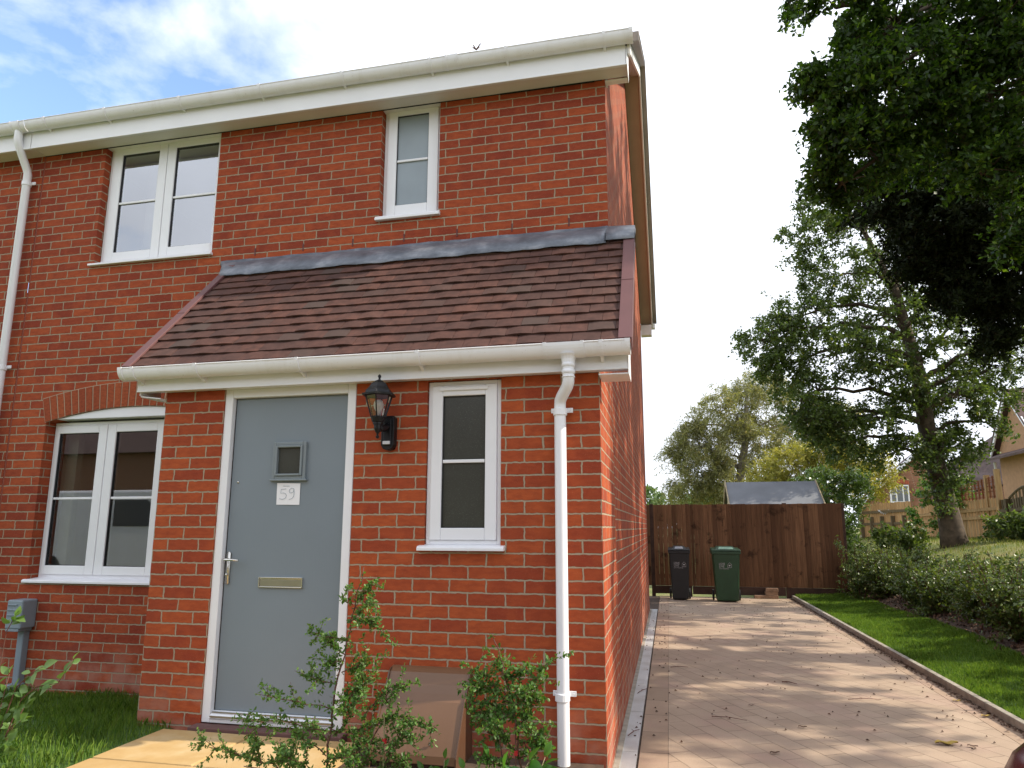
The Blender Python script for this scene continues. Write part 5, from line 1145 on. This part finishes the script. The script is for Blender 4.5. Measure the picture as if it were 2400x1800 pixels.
# brick gable house with white window
hz = thing('gable_house', 'distant brown brick house gable with white window behind the oak', 'house', (*at((.305, .952), 55), 1))
def gpt(d, t, z): x, y = at(d, t); return (x, y, z)
gw = MB(); L0, R0, AP = gpt((.252, .968), 56, 3.45), gpt((.368, .930), 54, 3.6), gpt((.312, .950), 55, 6.55)
fw = [(L0[0], L0[1], .8), (R0[0], R0[1], .8), R0, AP, L0]
gw.prism(fw, (1.5, 7, 0)); gw.build('wall', M['brick_far'], hz)
g = MB()
def slab3(a, b, back, th): g.prism([a, b, (b[0], b[1], b[2]+th), (a[0], a[1], a[2]+th)], back)
n_ = lambda p, q, e: tuple(a+(a-b)*e for a, b in zip(p, q))
slab3(n_(L0, AP, .12), AP, (1.5, 8, 0), .15); slab3(AP, n_(R0, AP, .12), (1.5, 8, 0), .15); rr_ = g.build('roof', M['roof_far'], hz)
g = MB()
for a, b in ((n_(L0, AP, .12), AP), (AP, n_(R0, AP, .12))): g.prism([(a[0], a[1]-.35, a[2]-.12), (b[0], b[1]-.35, b[2]-.12), (b[0], b[1]-.35, b[2]+.16), (a[0], a[1]-.35, a[2]+.16)], (0, .3, 0))
g.build('barge_board', M['upvc'], rr_)
wc = gpt((.287, .958), 55, 0); wx, wy = wc[0], wc[1]-.55; w0, w1 = 3.05, 4.28
g = MB(); frame_ring(g, wx-.62, wx+.60, w0, w1, .09, wy, wy+.1); g.box(wx-.25, wx-.17, wy, wy+.1, w0+.09, w1-.09); g.box(wx+.18, wx+.26, wy, wy+.1, w0+.09, w1-.09); g.box(wx-.53, wx-.25, wy+.01, wy+.1, 3.62, 3.68); fwn = g.build('window', M['upvc'], hz)
g = MB(); g.box(wx-.53, wx+.51, wy+.05, wy+.12, w0+.09, w1-.09); g.build('pane', simple('far_pane', (.16, .18, .2), .2), fwn)
g = MB(); 
for k in range(12):
    u0, u1 = k/12, (k+1)/12-.012; xa, xb = wx-.68+1.34*u0, wx-.68+1.34*u1; za = lambda u: 4.28+.12*math.sin(PI*u)
    g.hexa([(xa, wy-.01, za(u0)), (xb, wy-.01, za(u1)), (xb, wy+.2, za(u1)), (xa, wy+.2, za(u0)), (xa, wy-.01, za(u0)+.25), (xb, wy-.01, za(u1)+.25), (xb, wy+.2, za(u1)+.25), (xa, wy+.2, za(u0)+.25)])
g.build('brick_arch', simple('far_arch', (.38, .10, .05), .9), hz)
# house with the dark tiled roof between
h2 = thing('tiled_roof_house', 'distant house with dark tiled roof between the oak and the gabled house', 'house', (*at((.36, .933), 46), 1))
a0, a1, a2 = gpt((.322, .947), 47, 4.7), gpt((.352, .936), 46, 5.15), gpt((.40, .917), 42, 6.35)
b0, b2 = gpt((.322, .947), 45, 2.9), gpt((.40, .917), 38.5, 3.4)
g = MB(); g.add([b0, b2, a2, a1, a0], [(0, 1, 2, 3, 4)]); o = g.build('roof', M['roof_far'], h2); m = o.modifiers.new('t', 'SOLIDIFY'); m.thickness = .2
g = MB(); g.prism([(b0[0], b0[1], .8), (b2[0], b2[1], .8), (b2[0], b2[1], b2[2]-.1), (b0[0], b0[1], b0[2]-.1)], (.5, 3, 0)); g.build('wall', M['brick_far'], h2)
# gabled orange house at the right edge
h3 = thing('orange_gabled_house', 'orange brown gabled house at the right edge with white barge boards', 'house', (15.2, 29, 1))
G0 = Vector((15.26, 31.06, 4.7)); dg_ = Vector((-.061, -.998, 0)); G1 = G0+dg_*2.13; G2 = G0+dg_*4.3
ap = Vector((G1.x, G1.y, 7.0))
g = MB(); g.prism([(G0.x, G0.y, .8), (G2.x, G2.y, .8), (G2.x, G2.y, 4.7), tuple(ap), (G0.x, G0.y, 4.7)], (9, -.55, 0)); g.build('wall', M['render_far'], h3)
g = MB(); out_ = Vector((-.98, .2, 0))*.28
def bar(p, q, w, th, off_): g.prism([tuple(p+off_), tuple(q+off_), tuple(q+off_+Vector((0, 0, w))), tuple(p+off_+Vector((0, 0, w)))], tuple(-out_.normalized()*th))
bar(G0+Vector((0, .25, -.25)), ap, .26, .06, out_); bar(ap, Vector((G2.x, G2.y-.2, 4.5)), .26, .06, out_); g.build('barge_board', M['upvc'], h3)
g = MB(); bar(G0+Vector((0, .3, -.1)), ap+Vector((0, 0, .22)), .1, 9.3, out_*1.1); bar(ap+Vector((0, 0, .22)), Vector((G2.x, G2.y-.3, 4.5)), .1, 9.3, out_*1.1); g.build('roof', M['roof_far'], h3)
g = MB(); p, q = G0+Vector((0, .3, 0)), G2+Vector((0, 0, 0))
g.prism([(p.x-.6, p.y, 4.42), (p.x, p.y, 4.66), (p.x, p.y, 4.54), (p.x-.6, p.y, 4.32)], (q.x-p.x, q.y-p.y, 0)); g.build('pent_roof', M['roof_far'], h3)
g = MB(); g.tube([(15.1, 31.2, 4.3), (15.1, 31.2, 2.9), (14.95, 30.9, 2.6), (14.95, 30.9, 1)], .06, 8); g.build('downpipe', M['upvc'], h3)
g = MB()
pts = [at((.264, .964), 27.9), at((.275, .961), 27.6), at((.286, .958), 27.2), at((.297, .954), 26.8)]
tagb = thing('bunting', 'string of small white bunting flags along the light fence', 'bunting', (*pts[1], 2.0)); 
for k in range(16):
    u = k/15*2.999; i = int(u); x_ = pts[i][0]+(pts[i+1][0]-pts[i][0])*(u-i); y_ = pts[i][1]+(pts[i+1][1]-pts[i][1])*(u-i)-.15; z_ = 1.98-.10*math.sin(u % 1*PI); s = .045
    g.add([(x_-s, y_, z_), (x_+s, y_, z_+.01), (x_, y_-.01, z_-.08)], [(0, 1, 2)])
g.build('flags', M['upvc'], tagb)
MB().tube([(p[0], p[1]-.15, 2.0) for p in pts], .006, 4).build('string', M['twigpale'], tagb)

# ------------------------------------------------------------------ across the road: what the window panes reflect
vn = thing('white_van', 'white van seen only as a reflection in the low window panes', 'van', (-13.5, -9.6, 0))
g = MB(); g.prism([(-16.1, -10.5, .35), (-16.1, -10.5, 2.15), (-15.9, -10.5, 2.3), (-12.2, -10.5, 2.3), (-11.3, -10.5, 1.45), (-10.7, -10.5, 1.2), (-10.6, -10.5, .35)], (0, 1.8, 0)); g.build('body', M['upvc'], vn, bevel=.06)
g = MB(); g.prism([(-13.3, -8.69, 1.4), (-13.3, -8.69, 2.05), (-12.35, -8.69, 2.05), (-11.6, -8.69, 1.4)], (0, .01, 0)); g.build('window', M['carglass'], vn)
for x in (-15.1, -11.6): g = MB(); g.lathe([(.2, -.1), (.34, -.09), (.34, .09), (.2, .1)], (x, -8.75, .34), 20, ax='y'); g.build('wheel', M['rubber'], vn)
h4 = thing('opposite_house', 'brick house across the road, seen only reflected in the panes', 'house', (-12, -22, 0))
MB().box(-34, 8, -30, -22, -.1, 5).build('wall', M['brick_far'], h4)
g = MB(); g.prism([(-34.3, -21.6, 4.9), (-34.3, -26, 8.4), (-34.3, -30.4, 4.9)], (42.6, 0, 0)); g.build('roof', M['roof_far'], h4)
# ------------------------------------------------------------------ light
SUN_EL, SUN_AZ = R(38), math.atan2(.0875, 1)
sd = Vector((math.cos(SUN_EL)*math.cos(SUN_AZ), math.cos(SUN_EL)*math.sin(SUN_AZ), math.sin(SUN_EL)))
ld = bpy.data.lights.new('sun', 'SUN'); ld.energy = 4.2; ld.angle = R(.53); ld.color = (1, .90, .74)
lo = bpy.data.objects.new('sun', ld); COL.objects.link(lo); lo.location = (20, 2, 20); lo.rotation_euler = sd.to_track_quat('Z', 'Y').to_euler()
w = bpy.data.worlds.new('World'); SC.world = w; w.use_nodes = True; nt = w.node_tree; nt.nodes.clear()
out = nd(nt, 'ShaderNodeOutputWorld'); bg = nd(nt, 'ShaderNodeBackground'); L(nt, bg.outputs[0], out.inputs[0])
sky = nd(nt, 'ShaderNodeTexSky', sky_type='NISHITA'); sky.sun_disc = False; sky.sun_elevation = SUN_EL; sky.sun_rotation = PI/2-SUN_AZ; sky.air_density = 1; sky.dust_density = .6; sky.ozone_density = 1.2
tc = nd(nt, 'ShaderNodeTexCoord')
# clouds: fractal noise in the direction of view, thinning out to blue towards the upper left
nrm = nd(nt, 'ShaderNodeVectorMath', operation='NORMALIZE'); L(nt, tc.outputs['Generated'], nrm.inputs[0])
dt = nd(nt, 'ShaderNodeVectorMath', operation='DOT_PRODUCT'); L(nt, nrm.outputs[0], dt.inputs[0]); dt.inputs[1].default_value = Vector((-.735, .60, .40)).normalized()
mp = nd(nt, 'ShaderNodeMapping'); L(nt, nrm.outputs[0], mp.inputs[0]); inp(mp, 'Location', (4.1, .3, 2.2)); inp(mp, 'Scale', (1, 1, 1.5))
n1 = noise(nt, mp.outputs[0], 3.1, 8, .56); n1.inputs['Distortion'].default_value = .25
clear = rng_(nt, dt.outputs['Value'], .855, .965, 0, 1)
v = math_(nt, 'ADD', n1.outputs[0], math_(nt, 'SUBTRACT', .20, math_(nt, 'MULTIPLY', clear, .26)))
mask = rng_(nt, v, .40, .62, 0, 1)
n2 = noise(nt, mp.outputs[0], 1.6, 5, .5)
cl = nd(nt, 'ShaderNodeVectorMath', operation='SCALE'); cl.inputs[0].default_value = (.94, .985, 1.08); L(nt, rng_(nt, n2.outputs[0], .35, .65, 6.6, 10.0), cl.inputs['Scale'])
sk = nd(nt, 'ShaderNodeVectorMath', operation='SCALE'); L(nt, sky.outputs[0], sk.inputs[0]); sk.inputs['Scale'].default_value = 2.1
L(nt, mixc(nt, mask, sk.outputs[0], cl.outputs[0]), bg.inputs[0]); bg.inputs[1].default_value = .12

# ------------------------------------------------------------------ camera
cam = bpy.data.cameras.new('camera'); co = bpy.data.objects.new('camera', cam); COL.objects.link(co)
yaw, pit, rol = 0.214621, 0.175119, 0.0000537
f_ = Vector((-math.sin(yaw)*math.cos(pit), math.cos(yaw)*math.cos(pit), math.sin(pit))); rt = Vector((math.cos(yaw), math.sin(yaw), 0)); up_ = rt.cross(f_)
Mx = Matrix(((rt.x, up_.x, -f_.x), (rt.y, up_.y, -f_.y), (rt.z, up_.z, -f_.z)))
co.matrix_world = Matrix.Translation((.367314, -3.903845, 1.370816)) @ Mx.to_4x4()
cam.sensor_width = 36; cam.lens = 1591.4807/2400*36; cam.shift_x = -15.8/2400; cam.shift_y = 54.27/2400; cam.clip_start = .05; cam.clip_end = 2000
SC.camera = co
SC.render.engine = 'CYCLES'
SC.view_settings.view_transform = 'Standard'; SC.view_settings.look = 'None'; SC.view_settings.exposure = .55; SC.view_settings.gamma = 1
SC.cycles.max_bounces = 8; SC.cycles.transparent_max_bounces = 12; SC.cycles.use_denoising = True
SC.render.resolution_x = 1024; SC.render.resolution_y = 768
